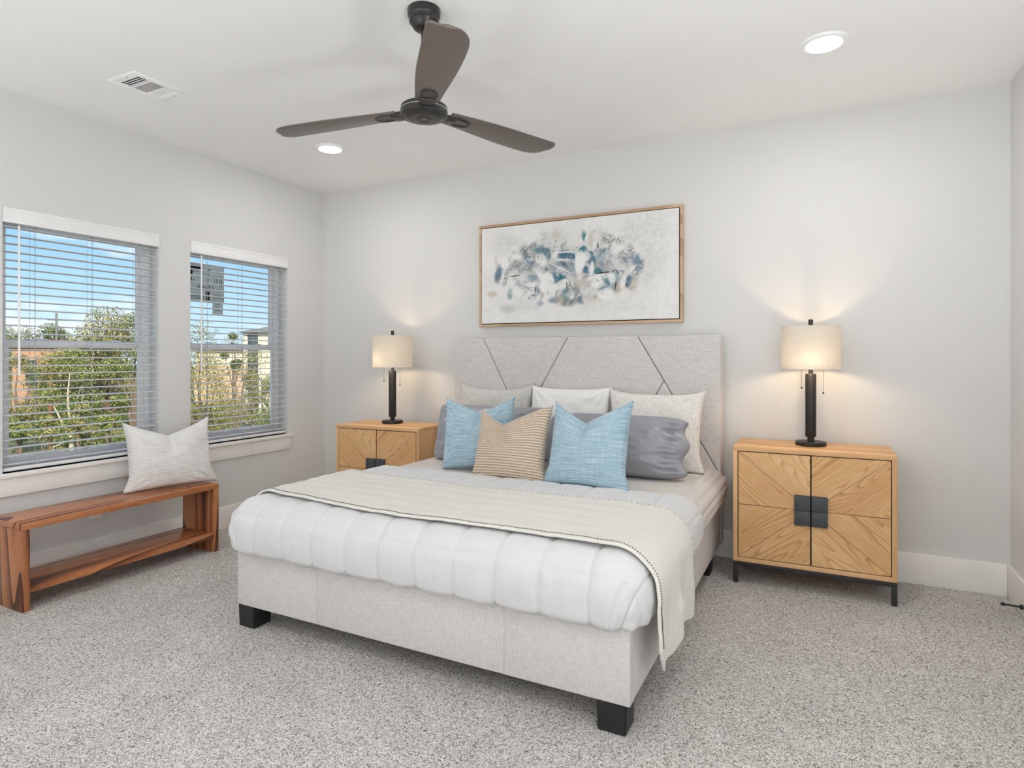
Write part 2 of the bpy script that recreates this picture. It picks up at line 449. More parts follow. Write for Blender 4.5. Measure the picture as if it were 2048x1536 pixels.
glyph('P', .055, .028, .135, .0008, st, M_ink)
s2 = thing('window_label', 'smaller grey paper slip hanging below the larger label on the corner window pane', 'label', (GX - .0001, 3.085, 1.60))
add('sheet', box(-.0012, -.0004, 0, .09, 0, .21), M_paper, s2, smooth=0)
for a in ((.02, .07, .028, .032), (.02, .055, .055, .058), (.02, .06, .075, .078)): add('printed_line', box(-.0004, .0003, *a), M_ink2, s2, smooth=0)

# recessed ceiling lights: two in view, two more added out of view as fill
def can(x, y, label):
    t = thing('recessed_light', label, 'ceiling light', (x, y, H), group='recessed ceiling lights')
    add('trim_ring', lathe([(.072, -.004), (.078, -.012), (.096, -.010), (.102, 0), (.072, 0), (.072, -.004)], 56), M_vinyl, t)
    add('diffuser', lathe([(.0725, -.003), (.0725, -.008), (.06, -.012), (0, -.014)], 56), M_can, t)


can(.0, 3.19, 'round lit ceiling downlight above the right nightstand')
can(-3.08, 3.23, 'round lit ceiling downlight beyond the fan near the window corner')
can(.0, .35, 'added unseen round fill downlight over the camera side of the room at right')
can(-3.08, .35, 'added unseen round fill downlight over the camera side of the room at left')

# black bowl uplights added out of view to brighten the ceiling
def uplight(x, y, label, k=1.0):
    t = thing('fill_uplight', label, 'fill lamp', (x, y, 0), group='added fill uplights out of view')
    add('bowl', lathe([(0, .012), (.11, .012), (.115, 0), (.125, 0), (.13, .02), (.20, .12), (.25, .25), (.26, .33), (.255, .33), (.24, .25), (.19, .14), (0, .10)], 48), M_iron, t)
    ld = bpy.data.lights.new('fill_uplight_lamp', 'AREA'); ld.shape = 'DISK'; ld.size = .46; ld.energy = FILL_UPLIGHT_W * k; ld.color = (.985, .995, 1); ld.spread = math.radians(170)
    lo = bpy.data.objects.new('lamp', ld); COL.objects.link(lo); lo.parent = t; lo.location = (0, 0, .322); lo.rotation_euler = (math.pi, 0, 0)


uplight(.60, 1.30, 'added unseen black bowl fill uplight on the carpet by the right wall')
uplight(-3.55, .40, 'added unseen black bowl fill uplight on the carpet by the left wall', .12)
uplight(-1.5, -.9, 'added unseen black bowl fill uplight on the carpet by the rear wall')
uplight(.45, -.75, 'added unseen black bowl fill uplight in the rear right corner')
uplight(-3.4, -.85, 'added unseen black bowl fill uplight in the rear left corner', .6)

# opal globe lamps added out of view as frontal fill light
M_fill_globe = emit('opal_fill_globe', (.99, .995, 1), FILL_GLOBE_STRENGTH)


def fill_globe_lamp(x, y, label):
    t = thing('fill_floor_lamp', label, 'fill lamp', (x, y, 0), group='added globe fill lamps out of view')
    add('base', lathe([(0, 0), (.14, 0), (.145, .006), (.14, .018), (.02, .024), (0, .024)], 40), M_iron, t)
    add('pole', lathe([(.011, .02), (.011, 1.27), (.05, 1.275), (.055, 1.30), (.05, 1.31)], 20), M_iron, t)
    gb = bmesh.new(); bmesh.ops.create_uvsphere(gb, u_segments=32, v_segments=20, radius=.17)
    add('globe', gb, M_fill_globe, t, loc=(0, 0, 1.46), smooth=180)


fill_globe_lamp(.58, .25, 'added unseen globe fill lamp by the right wall beside the camera')
fill_globe_lamp(-2.0, -.95, 'added unseen globe fill lamp at the rear wall')

# ceiling vent
t = thing('ceiling_vent', 'white metal ceiling register with three banks of louvres', 'vent', (-3.250, 2.048, H))
vx, vy = .116, .148
fb = bmesh.new()
for a in ((-vx, -vx + .035, -vy, vy), (vx - .035, vx, -vy, vy), (-vx + .035, vx - .035, -vy, -vy + .045), (-vx + .035, vx - .035, vy - .045, vy)): bx(fb, a[0], a[1], a[2], a[3], -.008, 0, bev=.002)
for yy in (-.042, .046): bx(fb, -vx + .035, vx - .035, yy - .005, yy + .005, -.008, 0)
add('frame', fb, M_vinyl, t)
add('duct_opening', box(-vx + .03, vx - .03, -vy + .04, vy - .04, -.0018, -.0008), M_slot, t)
lb = bmesh.new()
for k in range(5): bx(lb, -.081, .081, -.105 + k * .0155, -.0998 + k * .0155, -.0048, -.0030)
for k in range(15): bx(lb, -.083 + k * .0117, -.0792 + k * .0117, -.037, .041, -.0042, -.0030)
for k in range(6): bx(lb, -.081, .081, .051 + k * .0095, .0585 + k * .0095, -.0048, -.0030)
add('louvre', lb, M_vinyl, t)
for yy in (-.128, .128): add('screw', lathe([(0, -.0095), (.003, -.009), (.004, -.008)], 10, c=(.02, yy)), M_iron, t)

# ------------------------------------------------------------------ ceiling fan
FX_, FY_ = -1.502, 2.126
fan = thing('ceiling_fan', 'black three-blade ceiling fan hanging on a short rod over the bed', 'ceiling fan', (FX_, FY_, H))
add('canopy', lathe([(0, 0), (.068, 0), (.0695, -.006), (.068, -.030), (.063, -.036), (.062, -.040), (.062, -.055), (.056, -.062), (.053, -.066), (.046, -.078), (.036, -.086), (.022, -.088), (0, -.088)]), M_fan, fan)
add('downrod', lathe([(.0125, -.085), (.0125, -.40), (.022, -.402), (.026, -.425)], 24), M_fan, fan)
hub = add('motor_housing', lathe([(0, -.398), (.050, -.400), (.088, -.404), (.0975, -.411), (.0985, -.421), (.0985, -.425)]), M_fan, fan)
add('trim_band', lathe([(.0985, -.425), (.0997, -.4255), (.0997, -.4272), (.0985, -.4278)]), M_chrome, fan)
add('bottom_plate', lathe([(.0985, -.4278), (.0985, -.446), (.095, -.450), (.084, -.4515), (.076, -.4545), (.070, -.459), (.058, -.4605), (.032, -.461), (.030, -.4635), (.027, -.4665), (.021, -.4665), (.019, -.4655), (0, -.4655)]), M_fan, fan)
for a in (20, 110, 200, 290):
    sb = bmesh.new(); bmesh.ops.create_uvsphere(sb, u_segments=8, v_segments=6, radius=.0035)
    add('screw', sb, M_black, fan, loc=(.09 * math.cos(math.radians(a)), .09 * math.sin(math.radians(a)), -.4505))


def blade_mesh(R1, R0=.115, N=48, Mw=16):
    """propeller blade along +x: wide obliquely rounded end, tapered root, gentle pitch"""
    top = np.zeros((N, Mw, 3))
    for i in range(N):
        s = i / (N - 1)
        lead = .048 + .036 * math.sin(min(1, s / .80) * math.pi / 2) ** 1.3      # +y edge
        trail = .048 + .022 * math.sin(min(1, s / .55) * math.pi / 2)
        if s > .80: q = (s - .80) / .20; lead *= (1 - q ** 2.6) ** .5 * .97 + .03
        if s > .95: q = (s - .95) / .05; trail *= .75 + .25 * math.sqrt(max(0, 1 - q * q))
        for j in range(Mw):
            q = j / (Mw - 1); y = -trail + (lead + trail) * q
            x = R0 + (R1 - R0) * s
            z = -.005 * math.sin(math.pi * q) - math.tan(math.radians(6)) * y
            top[i, j] = (x, y, z)
    return top


for R1_, ang in ((.725, 68), (.755, 186.5), (.69, 311.5)):
    P = blade_mesh(R1_)
    me = grid_mesh('blade', P)
    bl = add('blade', me, M_blade, fan, loc=(0, 0, -.425), smooth=180)
    bl.rotation_euler = (0, 0, math.radians(ang))
    so = bl.modifiers.new('thick', 'SOLIDIFY'); so.thickness = .006; so.offset = 0
    ib = bmesh.new()
    bx(ib, .088, .150, -.030, .030, -.018, .004, bev=.007, seg=3)
    # oval boss under the root of the blade
    oval = [(.135 + .10 * (1 - math.cos(math.radians(a))) / 2 * 1.0, .036 * math.sin(math.radians(a))) for a in range(0, 361, 15)]
    ring = []
    for (rr, zz) in ((1.0, -.006), (.96, -.010), (.86, -.012), (.80, -.0105), (0, -.011)):
        if rr == 0: ring.append([ib.verts.new((.18, 0, zz))]); continue
        ring.append([ib.verts.new((.178 + rr * .062 * math.cos(math.radians(a)), rr * .037 * math.sin(math.radians(a)), zz)) for a in range(0, 360, 12)])
    for r0, r1 in zip(ring, ring[1:]):
        n_ = len(r0)
        for q in range(n_):
            if len(r1) == 1: ib.faces.new((r0[q], r0[(q + 1) % n_], r1[0]))
            else: ib.faces.new((r0[q], r0[(q + 1) % n_], r1[(q + 1) % n_], r1[q]))
    add('blade_bracket', ib, M_fan, bl)

# ------------------------------------------------------------------ painting
pt = thing('framed_painting', 'wide abstract painting in blue, grey and white with a thin oak frame', 'painting', (-1.590, BY, 1.893))
PW, PH = 1.535, .772
fb = bmesh.new(); fw = .018
for a in ((-PW / 2, PW / 2, PH / 2 - fw, PH / 2), (-PW / 2, PW / 2, -PH / 2, -PH / 2 + fw), (-PW / 2, -PW / 2 + fw, -PH / 2 + fw, PH / 2 - fw), (PW / 2 - fw, PW / 2, -PH / 2 + fw, PH / 2 - fw)):
    bx(fb, a[0], a[1], -.040, -.002, a[2], a[3], bev=.0015)
add('frame', fb, M_frame, pt)
add('backing', box(-PW / 2 + fw, PW / 2 - fw, -.016, -.003, -PH / 2 + fw, PH / 2 - fw), M_dark, pt, smooth=0)
cw, chh = PW / 2 - fw - .006, PH / 2 - fw - .006
NU, NV = 440, 214
UU, VV = np.meshgrid(np.linspace(0, 1, NU), np.linspace(0, 1, NV), indexing='ij')
rng = np.random.default_rng(4)


def vnoise(nx, ny, seed):
    r = np.random.default_rng(seed); g = r.random((nx + 2, ny + 2))
    x = UU * nx; y = VV * ny; i = x.astype(int); j = y.astype(int); fx = x - i; fy = y - j
    fx = fx * fx * (3 - 2 * fx); fy = fy * fy * (3 - 2 * fy)
    return (g[i, j] * (1 - fx) + g[i + 1, j] * fx) * (1 - fy) + (g[i, j + 1] * (1 - fx) + g[i + 1, j + 1] * fx) * fy


N_lo = .5 * vnoise(14, 8, 1) + .3 * vnoise(31, 17, 2) + .2 * vnoise(70, 36, 3)
N_hi = .45 * vnoise(120, 60, 5) + .55 * rng.random(UU.shape)
N_str = .6 * vnoise(120, 14, 6) + .4 * vnoise(26, 60, 7)
img = np.zeros(UU.shape + (3,)); img[:] = (.80, .80, .79)
img += ((.5 * vnoise(40, 20, 8) + .5 * N_hi) - .5)[..., None] * .08


def blob(x, y, rx, ry, ang, col, al, soft=.5, sp=0):
    """soft brush patch at photo-zoom coordinates of the canvas"""
    global img
    u0 = (x - 160) / 1712; tp = 310 - 185 * u0; bt_ = 1125 - 45 * u0; v0 = (y - tp) / (bt_ - tp)
    du = (UU - u0) * 2.08; dv = (VV - v0); a = math.radians(ang)
    p = (du * math.cos(a) + dv * math.sin(a)) / (rx / 822); q = (-du * math.sin(a) + dv * math.cos(a)) / (ry / 822)
    d = np.sqrt(p * p + q * q) + (N_lo - .5) * 1.0
    w = 1 - sm(1 - soft, 1 + soft * .5, d)
    if sp: w = w * (N_hi > sp)
    img = img * (1 - (al * w)[..., None]) + np.array(col) * (al * w)[..., None]


def line(x0, y0, x1, y1, wd, col, al):
    cx, cy = (x0 + x1) / 2, (y0 + y1) / 2; L = math.hypot(x1 - x0, y1 - y0) / 2
    global N_lo
    keep = N_lo; N_lo = np.full_like(keep, .5) + (keep - .5) * .25
    blob(cx, cy, L, wd, math.degrees(math.atan2(y1 - y0, x1 - x0)), col, al, .25); N_lo = keep


G1, G2, BL, TE, SB, OC, WHT, BK = (.22, .24, .25), (.42, .43, .43), (.10, .19, .27), (.07, .22, .25), (.20, .30, .38), (.52, .42, .30), (.83, .83, .82), (.02, .022, .025)
for a in [(980, 640, 680, 300, 4, (.66, .665, .66), .75, .6), (1000, 620, 560, 220, 0, (.58, .585, .58), .5, .6), (330, 400, 170, 110, 0, (.63, .62, .61), .6, .8, .45), (1650, 330, 220, 190, 10, (.58, .57, .56), .6, .8, .5), (1700, 600, 140, 160, 0, (.62, .61, .60), .5, .8, .4), (420, 990, 90, 40, 0, G2, .5, .8), (620, 980, 160, 60, 0, (.60, .60, .60), .6, .8, .4), (1300, 980, 320, 50, 0, (.68, .66, .62), .5, .8, .5)]: blob(*a)
for a in [(330, 690, 38, 75, 10, BL, .85, .5), (320, 740, 30, 50, 0, G1, .6, .6, .4), (410, 700, 30, 110, 18, G1, .75, .5, .3), (500, 610, 90, 45, -35, G1, .8, .6, .3), (590, 500, 60, 60, -40, G1, .85, .6, .35), (650, 450, 70, 30, -40, G1, .75, .6, .4), (620, 580, 80, 50, 40, BL, .8, .5, .3), (610, 650, 60, 50, 0, G1, .8, .6, .35), (740, 500, 60, 45, 20, BL, .8, .5), (800, 530, 28, 60, 0, SB, .85, .5), (760, 370, 45, 60, -20, G2, .7, .7, .4), (930, 525, 55, 45, 10, BL, .9, .4), (1005, 545, 42, 36, 0, BL, .9, .4), (940, 610, 110, 40, 12, SB, .7, .6), (1000, 640, 70, 55, 10, (.36, .42, .47), .8, .5), (840, 650, 110, 55, 15, (.36, .42, .47), .7, .6), (660, 720, 75, 40, 10, SB, .75, .6), (780, 720, 30, 45, 0, SB, .8, .5), (880, 730, 50, 70, -20, BL, .8, .5), (905, 710, 36, 28, 0, TE, .85, .4), (940, 722, 24, 22, 0, TE, .85, .4), (1120, 380, 26, 60, -15, TE, .85, .5), (1105, 480, 42, 40, 0, TE, .9, .4), (1160, 525, 34, 30, 0, TE, .9, .4), (1180, 580, 46, 44, 0, BL, .85, .5), (1130, 660, 36, 48, -10, BL, .9, .4), (1265, 530, 36, 55, 10, (.33, .46, .54), .75, .6), (1265, 640, 95, 60, 0, G2, .8, .5, .2), (1225, 670, 40, 30, 0, TE, .8, .5), (1320, 390, 60, 48, 20, G1, .85, .6, .45), (1410, 405, 50, 36, -10, G1, .85, .6, .45), (1440, 550, 70, 45, 60, G1, .8, .6, .4), (1500, 500, 40, 70, -20, G1, .8, .6, .4), (1550, 590, 50, 80, -10, BL, .8, .5, .25), (1540, 660, 55, 45, 0, G1, .75, .6, .4), (1140, 705, 50, 26, -15, SB, .8, .5), (1380, 690, 30, 55, 0, (.33, .45, .48), .8, .5), (1310, 760, 34, 50, 10, TE, .8, .5), (1265, 810, 36, 26, 0, BL, .8, .5), (1370, 790, 30, 60, 10, (.30, .40, .42), .75, .5), (1480, 760, 26, 50, 15, BL, .85, .5), (1050, 860, 40, 85, -15, G1, .85, .5, .25), (960, 880, 50, 60, 20, TE, .75, .5, .2), (990, 940, 80, 45, 0, G1, .9, .5, .3), (1080, 920, 30, 40, 0, BL, .75, .5), (840, 920, 60, 28, 0, SB, .8, .6), (730, 950, 40, 24, 0, SB, .6, .6), (440, 870, 26, 56, 10, TE, .6, .6), (560, 790, 90, 30, 25, (.48, .5, .51), .7, .6), (1190, 330, 30, 24, 0, G2, .5, .7, .4), (690, 560, 36, 70, -45, G1, .7, .5, .4)]: blob(*a)
rr_ = random.Random(9)
for k in range(230):
    an = rr_.uniform(0, 6.283); r_ = math.sqrt(rr_.random())
    blob(960 + 640 * r_ * math.cos(an), 660 + 270 * r_ * math.sin(an) + 20, rr_.uniform(12, 46), rr_.uniform(8, 26), rr_.uniform(-70, 70), rr_.choice([G1, G1, G2, G2, SB, BL, TE, (.60, .58, .55), (.36, .42, .47), WHT, WHT]), rr_.uniform(.3, .7), rr_.uniform(.5, .9), rr_.choice([0, .3, .45, .55]))
for a in [(265, 870, 60, 26, 0, OC, .55, .7), (690, 570, 30, 60, -30, OC, .4, .7), (1175, 405, 26, 60, 5, OC, .4, .7), (305, 580, 22, 60, 0, OC, .35, .7), (900, 920, 60, 50, 30, OC, .45, .7), (1400, 820, 36, 60, 10, OC, .5, .7), (1520, 790, 30, 70, 20, OC, .4, .7), (1090, 740, 90, 70, 0, (.62, .56, .48), .6, .7), (1200, 900, 120, 50, 0, (.66, .60, .52), .5, .8), (860, 350, 30, 40, 0, OC, .3, .8)]: blob(*a)
for a in [(390, 600, 50, 60, 0, WHT, .9, .4), (500, 540, 60, 26, 20, WHT, .9, .4), (735, 580, 50, 70, -35, WHT, .85, .4), (1080, 600, 44, 110, 5, WHT, 1, .3), (1110, 540, 55, 40, 0, WHT, .9, .4), (715, 690, 26, 60, -25, WHT, .95, .3), (780, 780, 60, 90, 5, WHT, 1, .35), (830, 800, 36, 90, -5, WHT, .95, .4), (640, 785, 60, 22, 5, WHT, .9, .4), (1260, 710, 110, 24, -5, WHT, .9, .4), (1230, 770, 55, 45, 0, WHT, .95, .4), (1300, 870, 70, 50, 0, WHT, .95, .4), (1440, 760, 20, 60, 15, WHT, .9, .4), (1350, 730, 30, 40, 0, WHT, .8, .4), (920, 780, 55, 34, -25, WHT, .9, .4), (1000, 870, 44, 40, 0, WHT, .7, .5, .35), (1395, 480, 60, 26, -20, WHT, .8, .5), (860, 520, 46, 20, -60, WHT, .7, .4), (1130, 400, 14, 50, 15, WHT, .9, .4), (560, 850, 120, 36, 0, WHT, .7, .6), (1180, 640, 18, 60, 5, WHT, .9, .3), (1520, 640, 40, 20, -40, WHT, .8, .4), (520, 720, 90, 26, 0, (.74, .72, .70), .7, .5)]: blob(*a)
for k in range(170):
    an = rr_.uniform(0, 6.283); r_ = math.sqrt(rr_.random())
    blob(960 + 620 * r_ * math.cos(an), 670 + 250 * r_ * math.sin(an), rr_.uniform(8, 40), rr_.uniform(5, 20), rr_.uniform(-70, 70), rr_.choice([G1, G1, G2, SB, BL, TE, (.36, .42, .47), (.55, .54, .52), BK]), rr_.uniform(.25, .6), rr_.uniform(.5, .9), rr_.choice([.3, .45, .55, .62]))
for a in [(425, 715, 545, 705, 5, BK, .9), (1230, 420, 1234, 470, 5, BK, .95), (680, 800, 684, 870, 4, BK, .85), (965, 760, 967, 835, 4, BK, .85), (1210, 685, 1345, 678, 5, BK, .95), (1345, 678, 1382, 650, 4, BK, .9), (1382, 650, 1400, 700, 4, BK, .9), (730, 890, 732, 945, 3, BK, .7), (868, 395, 866, 425, 3, BK, .7), (1385, 760, 1372, 830, 5, BK, .8), (1310, 570, 1305, 620, 3, BK, .6), (808, 480, 810, 560, 3, BK, .7), (795, 815, 797, 880, 3, BK, .5), (455, 497, 490, 507, 3, BK, .6), (600, 815, 650, 845, 4, BK, .5), (1640, 665, 1700, 663, 2, G1, .6), (800, 590, 1030, 700, 5, WHT, .9), (810, 500, 1040, 505, 6, WHT, .9), (1040, 505, 1050, 690, 6, WHT, .8), (800, 565, 1030, 575, 5, WHT, .85), (870, 670, 900, 635, 5, WHT, .85), (1000, 740, 1030, 810, 5, WHT, .85), (1090, 715, 1130, 690, 5, WHT, .85), (1130, 690, 1180, 700, 5, WHT, .8), (1150, 610, 1165, 690, 4, WHT, .85), (1190, 590, 1195, 690, 4, WHT, .85), (460, 775, 520, 755, 5, WHT, .8), (520, 755, 610, 800, 5, WHT, .8), (1750, 1045, 1775, 1040, 2, G2, .7), (1790, 1042, 1825, 1044, 2, G2, .7)]: line(*a)
img += ((N_str - .5) * .05)[..., None] + ((rng.random(UU.shape) - .5) * .05)[..., None]
img = np.clip(.80 + (img - .80) * 1.10, .01, .9)
P = np.stack([-cw + 2 * cw * UU, np.full_like(UU, -.030), chh - 2 * chh * VV], -1)
me = grid_mesh('canvas', P)
at_ = me.color_attributes.new('paint', 'FLOAT_COLOR', 'POINT')
at_.data.foreach_set('color', np.concatenate([img, np.ones(UU.shape + (1,))], -1).astype('f').ravel())
M_canvas, nt, b = mat('painted_canvas', (.8, .8, .8), .7, spec=.2)
an = nd(nt, 'ShaderNodeAttribute', attribute_name='paint'); nt.links.new(an.outputs[0], b.inputs['Base Color'])
cn = nd(nt, 'ShaderNodeTexNoise', {'Vector': coords(nt), 'Scale': 260, 'Detail': 2}); bump(nt, b, cn.outputs[0], .25, .002)
cv = add('canvas', me, M_canvas, pt, smooth=180)
so = cv.modifiers.new('thick', 'SOLIDIFY'); so.thickness = .012; so.offset = -1

# ------------------------------------------------------------------ bed
bed = thing('bed', 'queen-size bed with light grey linen frame and angular panelled headboard', 'bed', (-1.535, 2.0, 0))
bx0, bx1 = -.955, .957           # local half widths
FT, FB = .366, .102
fr_ = bmesh.new()
for a, c in ((bx0, -.45), (-.45, .48), (.48, bx1)): bx(fr_, a + .0001, c - .0001, 0, .055, FB, FT, bev=.003, seg=2)
bx(fr_, bx0, bx1, .012, .06, FB + .01, FT - .008)
add('foot_rail', fr_, M_linen, bed)
for s in (-1, 1):
    xa, xb = (bx1 - .055, bx1) if s > 0 else (bx0, bx0 + .055)
    add('side_rail', box(xa, xb, .057, 2.0, FB, FT, bev=.008, seg=2), M_linen, bed)
for x, y in ((bx0 + .06, .05), (bx1 - .065, .05), (bx0 + .06, 1.74), (bx1 - .065, 1.74)):
    lb = bmesh.new(); r = bmesh.ops.create_cube(lb, size=1)
    for v in r['verts']:
        k = .053 if v.co.z > 0 else .050
        v.co = Vector((x + 2 * v.co.x * k, y + 2 * v.co.y * k, 0 if v.co.z < 0 else FB + .005))
    bmesh.ops.bevel(lb, geom=list(lb.edges), offset=.004, segments=2, affect='EDGES')
    add('leg', lb, M_black, bed)
hb = add('headboard', box(bx0 - .04, bx1 + .008, 2.015, 2.085, .10, 1.408, bev=.015, seg=3), M_linen, bed)
TOPZ, HX0, HX1, g = 1.418, -.995, .965, .0035
x4 = lambda x: x + 1.535
polys = [[(HX0, TOPZ), (x4(-2.275), TOPZ), (x4(-1.954), .8), (x4(-1.954), .3), (HX0, .3)],
         [(x4(-2.275), TOPZ), (x4(-1.593), TOPZ), (x4(-1.954), .8)],
         [(x4(-1.593), TOPZ), (x4(-1.102), TOPZ), (x4(-.926), 1.123), (x4(-1.39), .3), (x4(-1.954), .3), (x4(-1.954), .8)],
         [(x4(-.926), 1.123), (HX1, .53), (HX1, .3), (x4(-1.39), .3)],
         [(x4(-1.102), TOPZ), (HX1, TOPZ), (HX1, .53)]]
for p in polys:
    cx = sum(q[0] for q in p) / len(p); cz = sum(q[1] for q in p) / len(p)
    p2 = []
    n_ = len(p)
    for i in range(n_):                       # inset each edge by half a seam
        a, b_, c_ = [Vector(p[(i + k) % n_]) for k in (-1, 0, 1)]
        d0 = (b_ - a).normalized(); d1 = (c_ - b_).normalized()
        n0 = Vector((d0.y, -d0.x)); n1 = Vector((d1.y, -d1.x)); m_ = (n0 + n1).normalized()
        p2.append(b_ + m_ * (.0013 / max(.35, m_.dot(n0))))
    if (sum((p2[i].x * p2[(i + 1) % n_].y - p2[(i + 1) % n_].x * p2[i].y) for i in range(n_))) < 0: pass
    add('upholstered_panel', prism([(q.x, q.y) for q in p2], 1.975, 2.03, bev=.013, seg=4), M_linen, hb)

# cloth laid over the mattress: flat-cloth coordinates bend over the rounded box
BXL, BXR, BYF = -2.505, -.53, 1.985


def drape(A, B, R, zt, x0, x1, y0, y1=9, bulge=.03, depth=.22, tuck=.06, hang=False):
    """A,B flat coordinates (m) -> points.  x0..y1 is the outer box at the top edge."""
    ix0, ix1, iy0 = x0 + R, x1 - R, y0 + R
    px = np.clip(A, ix0, ix1); py = np.maximum(B, iy0)
    dx, dy = A - px, B - py; s = np.sqrt(dx * dx + dy * dy) + 1e-9
    th = np.minimum(s / R, math.pi / 2); over = np.maximum(0, s - R * math.pi / 2)
    hz = R * np.sin(th); dr = R * (1 - np.cos(th)) + over
    q = np.clip(dr / depth, 0, 1)
    hz = hz + (bulge * np.sin(np.minimum(q, .5 if hang else 1) * math.pi) * (dr > 0))
    if not hang: hz = hz - tuck * sm(.80, 1.0, q) * (s > R)
    return np.stack([px + dx / s * hz, py + dy / s * hz, zt - dr], -1), dr


def normals(P):
    du = np.gradient(P, axis=0); dv = np.gradient(P, axis=1); n = np.cross(du, dv); return n / (np.linalg.norm(n, axis=-1, keepdims=True) + 1e-12)


def edge_dist(v, seams):
    return np.min(np.abs(v[..., None] - np.array(seams)), -1)


# mattress in its quilted cover
A, B = np.meshgrid(np.arange(BXL - .20, BXR + .2001, .008), np.arange(BYF - .16, 4.0, .008), indexing='ij')
P, dr = drape(A, B, .07, .572, BXL + .03, BXR - .034, BYF + .05, bulge=.022, depth=.21, tuck=.04)
nrm = normals(P)
ia, ib_ = BXR - .104, BXL + .10
side = np.where(A > ia, A - ia, np.where(A < ib_, ib_ - A, -1))
sd = edge_dist(side, np.arange(.02, .4, .052))
zig = np.abs(((A * 16) % 2) - 1) * .02
td = edge_dist(B + zig, np.arange(1.8, 4.2, .062))
puff = np.where(side > .0, .010 * (1 - np.exp(-(sd / .009) ** 1.2)), .005 * (1 - np.exp(-td / .007)))
P = P + nrm * puff[..., None]
uv = np.stack([A, B], -1)
mt = add('mattress', grid_mesh('mattress', P, uv), M_cover, smooth=180)
tag(mt, 'mattress in a beige channel-quilted cover, showing beside and under the pillows', 'mattress')

# comforter
seamx = [-2.53, -2.30, -2.135, -1.96, -1.78, -1.603, -1.425, -1.247, -1.069, -.890, -.705, -.515]
seamx = [-2.66, -2.49, -2.315, -2.14, -1.963, -1.78, -1.603, -1.425, -1.247, -1.069, -.890, -.705, -.515, -.33]
seamy = [1.70, 1.947, 2.49]
A, B = np.meshgrid(np.arange(BXL - .28, BXR + .2801, .0065), np.arange(BYF - .23, 3.06, .0065), indexing='ij')
P, dr = drape(A, B, .10, .604, BXL - .012, BXR - .016, BYF - .022, bulge=.028, depth=.275, tuck=.07)
nrm = normals(P)
wob = fbm(A, B, 3.0, 3) * .012
dx_ = edge_dist(A + wob * (B > 2.1), seamx); dy_ = edge_dist(B + wob, seamy)
q = (1 - np.exp(-dx_ / .014)) * (1 - .55 * np.exp(-dy_ / .009))
corner = (np.maximum(0, A - (BXR - .09)) + np.maximum(0, (BXL + .09) - A)) * np.maximum(0, BYF + .09 - B)
wr = fbm(A, B, 9, 5) * .004 + fbm(A * 2.2, B * .6, 9, 9) * .003 * (dr > .05)
q2 = np.exp(-(dx_ / .0045) ** 2) + .5 * np.exp(-(dy_ / .0045) ** 2)
P = P + nrm * (.0075 * q + wr - .0045 - .0032 * q2)[..., None]
# puckers where the front corners are folded under
ck = np.clip(corner / .012, 0, 1)
P = P + nrm * (ck * .002 * np.sin((A * np.where(A > -1.5, 1, -1) - B) * 60 + 1.0) - .010 * ck * np.exp(-((np.abs(A + 1.52) - .955 + (BYF - B) * .25) / .012) ** 2) * (dr > .07))[..., None]
# scalloped lower hem between the seams, rolled back edge
P[..., 2] += np.where(dr > .20, (dr - .20) / .08 * (.012 * np.exp(-dx_ / .03) - .004), 0)
e = np.clip((B - 3.01) / .05, 0, 1); P[..., 2] -= .034 * (1 - np.sqrt(np.maximum(0, 1 - e * e))) * (dr < .2)
cf = add('comforter', grid_mesh('comforter', P, uv=np.stack([A, B], -1)), M_comf, smooth=180)
tag(cf, 'white box-quilted comforter tucked over the foot of the bed', 'comforter')

# throw blanket folded across the comforter, hanging down the right side
M_throw, nt, b = mat('throw_cream', (.70, .67, .61), .95, spec=.1, Sheen_Weight=.2)
w1 = nd(nt, 'ShaderNodeTexWave', {'Vector': coords(nt, 'UV', (1, 1, 1)), 'Scale': 32, 'Distortion': 1.2, 'Detail': 2}, bands_direction='Y')
w2 = nd(nt, 'ShaderNodeTexNoise', {'Vector': coords(nt, 'UV', (170, 170, 1)), 'Scale': 1, 'Detail': 2})
hh_ = mathn(nt, 'ADD', mathn(nt, 'MULTIPLY', w1.outputs[1], .4), mathn(nt, 'MULTIPLY', w2.outputs[0], .6))
c = ramp(nt, hh_, [(.25, (.66, .63, .575)), (.5, (.79, .77, .725)), (.8, (.84, .82, .785))])
nt.links.new(c, b.inputs['Base Color']); bump(nt, b, hh_, .6, .005)
tb0, tb1 = 2.045, 2.645
A, B = np.meshgrid(np.arange(BXL - .02, BXR + .435, .0085), np.linspace(tb0, tb1, 84), indexing='ij')
tt = (A - BXL) / (BXR - BXL)
Bw = B + (.10 * np.exp(-np.maximum(tt, 0) / .22) + .02 * (tt - .5) + .012 * np.sin(A * 5.0)) * 1.0
Bw = Bw + .02 * sm(1, 1.3, tt) * (B - 2.4)
P, dr = drape(A, Bw, .11, .617, BXL - .022, BXR - .004, 1.0, bulge=.030, depth=.30, hang=True)
nrm = normals(P)
if nrm[10, 10, 2] < 0: nrm = -nrm
fold = np.clip((dr - .08) / .25, 0, 1)
rip = fold * (.010 * np.sin((B - 2.0) * 24) + .014 * np.exp(-((B - 2.33) / .025) ** 2))
P = P + nrm * (fbm(A, B, 7, 12) * .004 + .002 + rip + .0035 * np.sin((Bw) * 60 + fbm(A, B, 2, 3) * 3) * (tt < .9) * .5)[..., None]
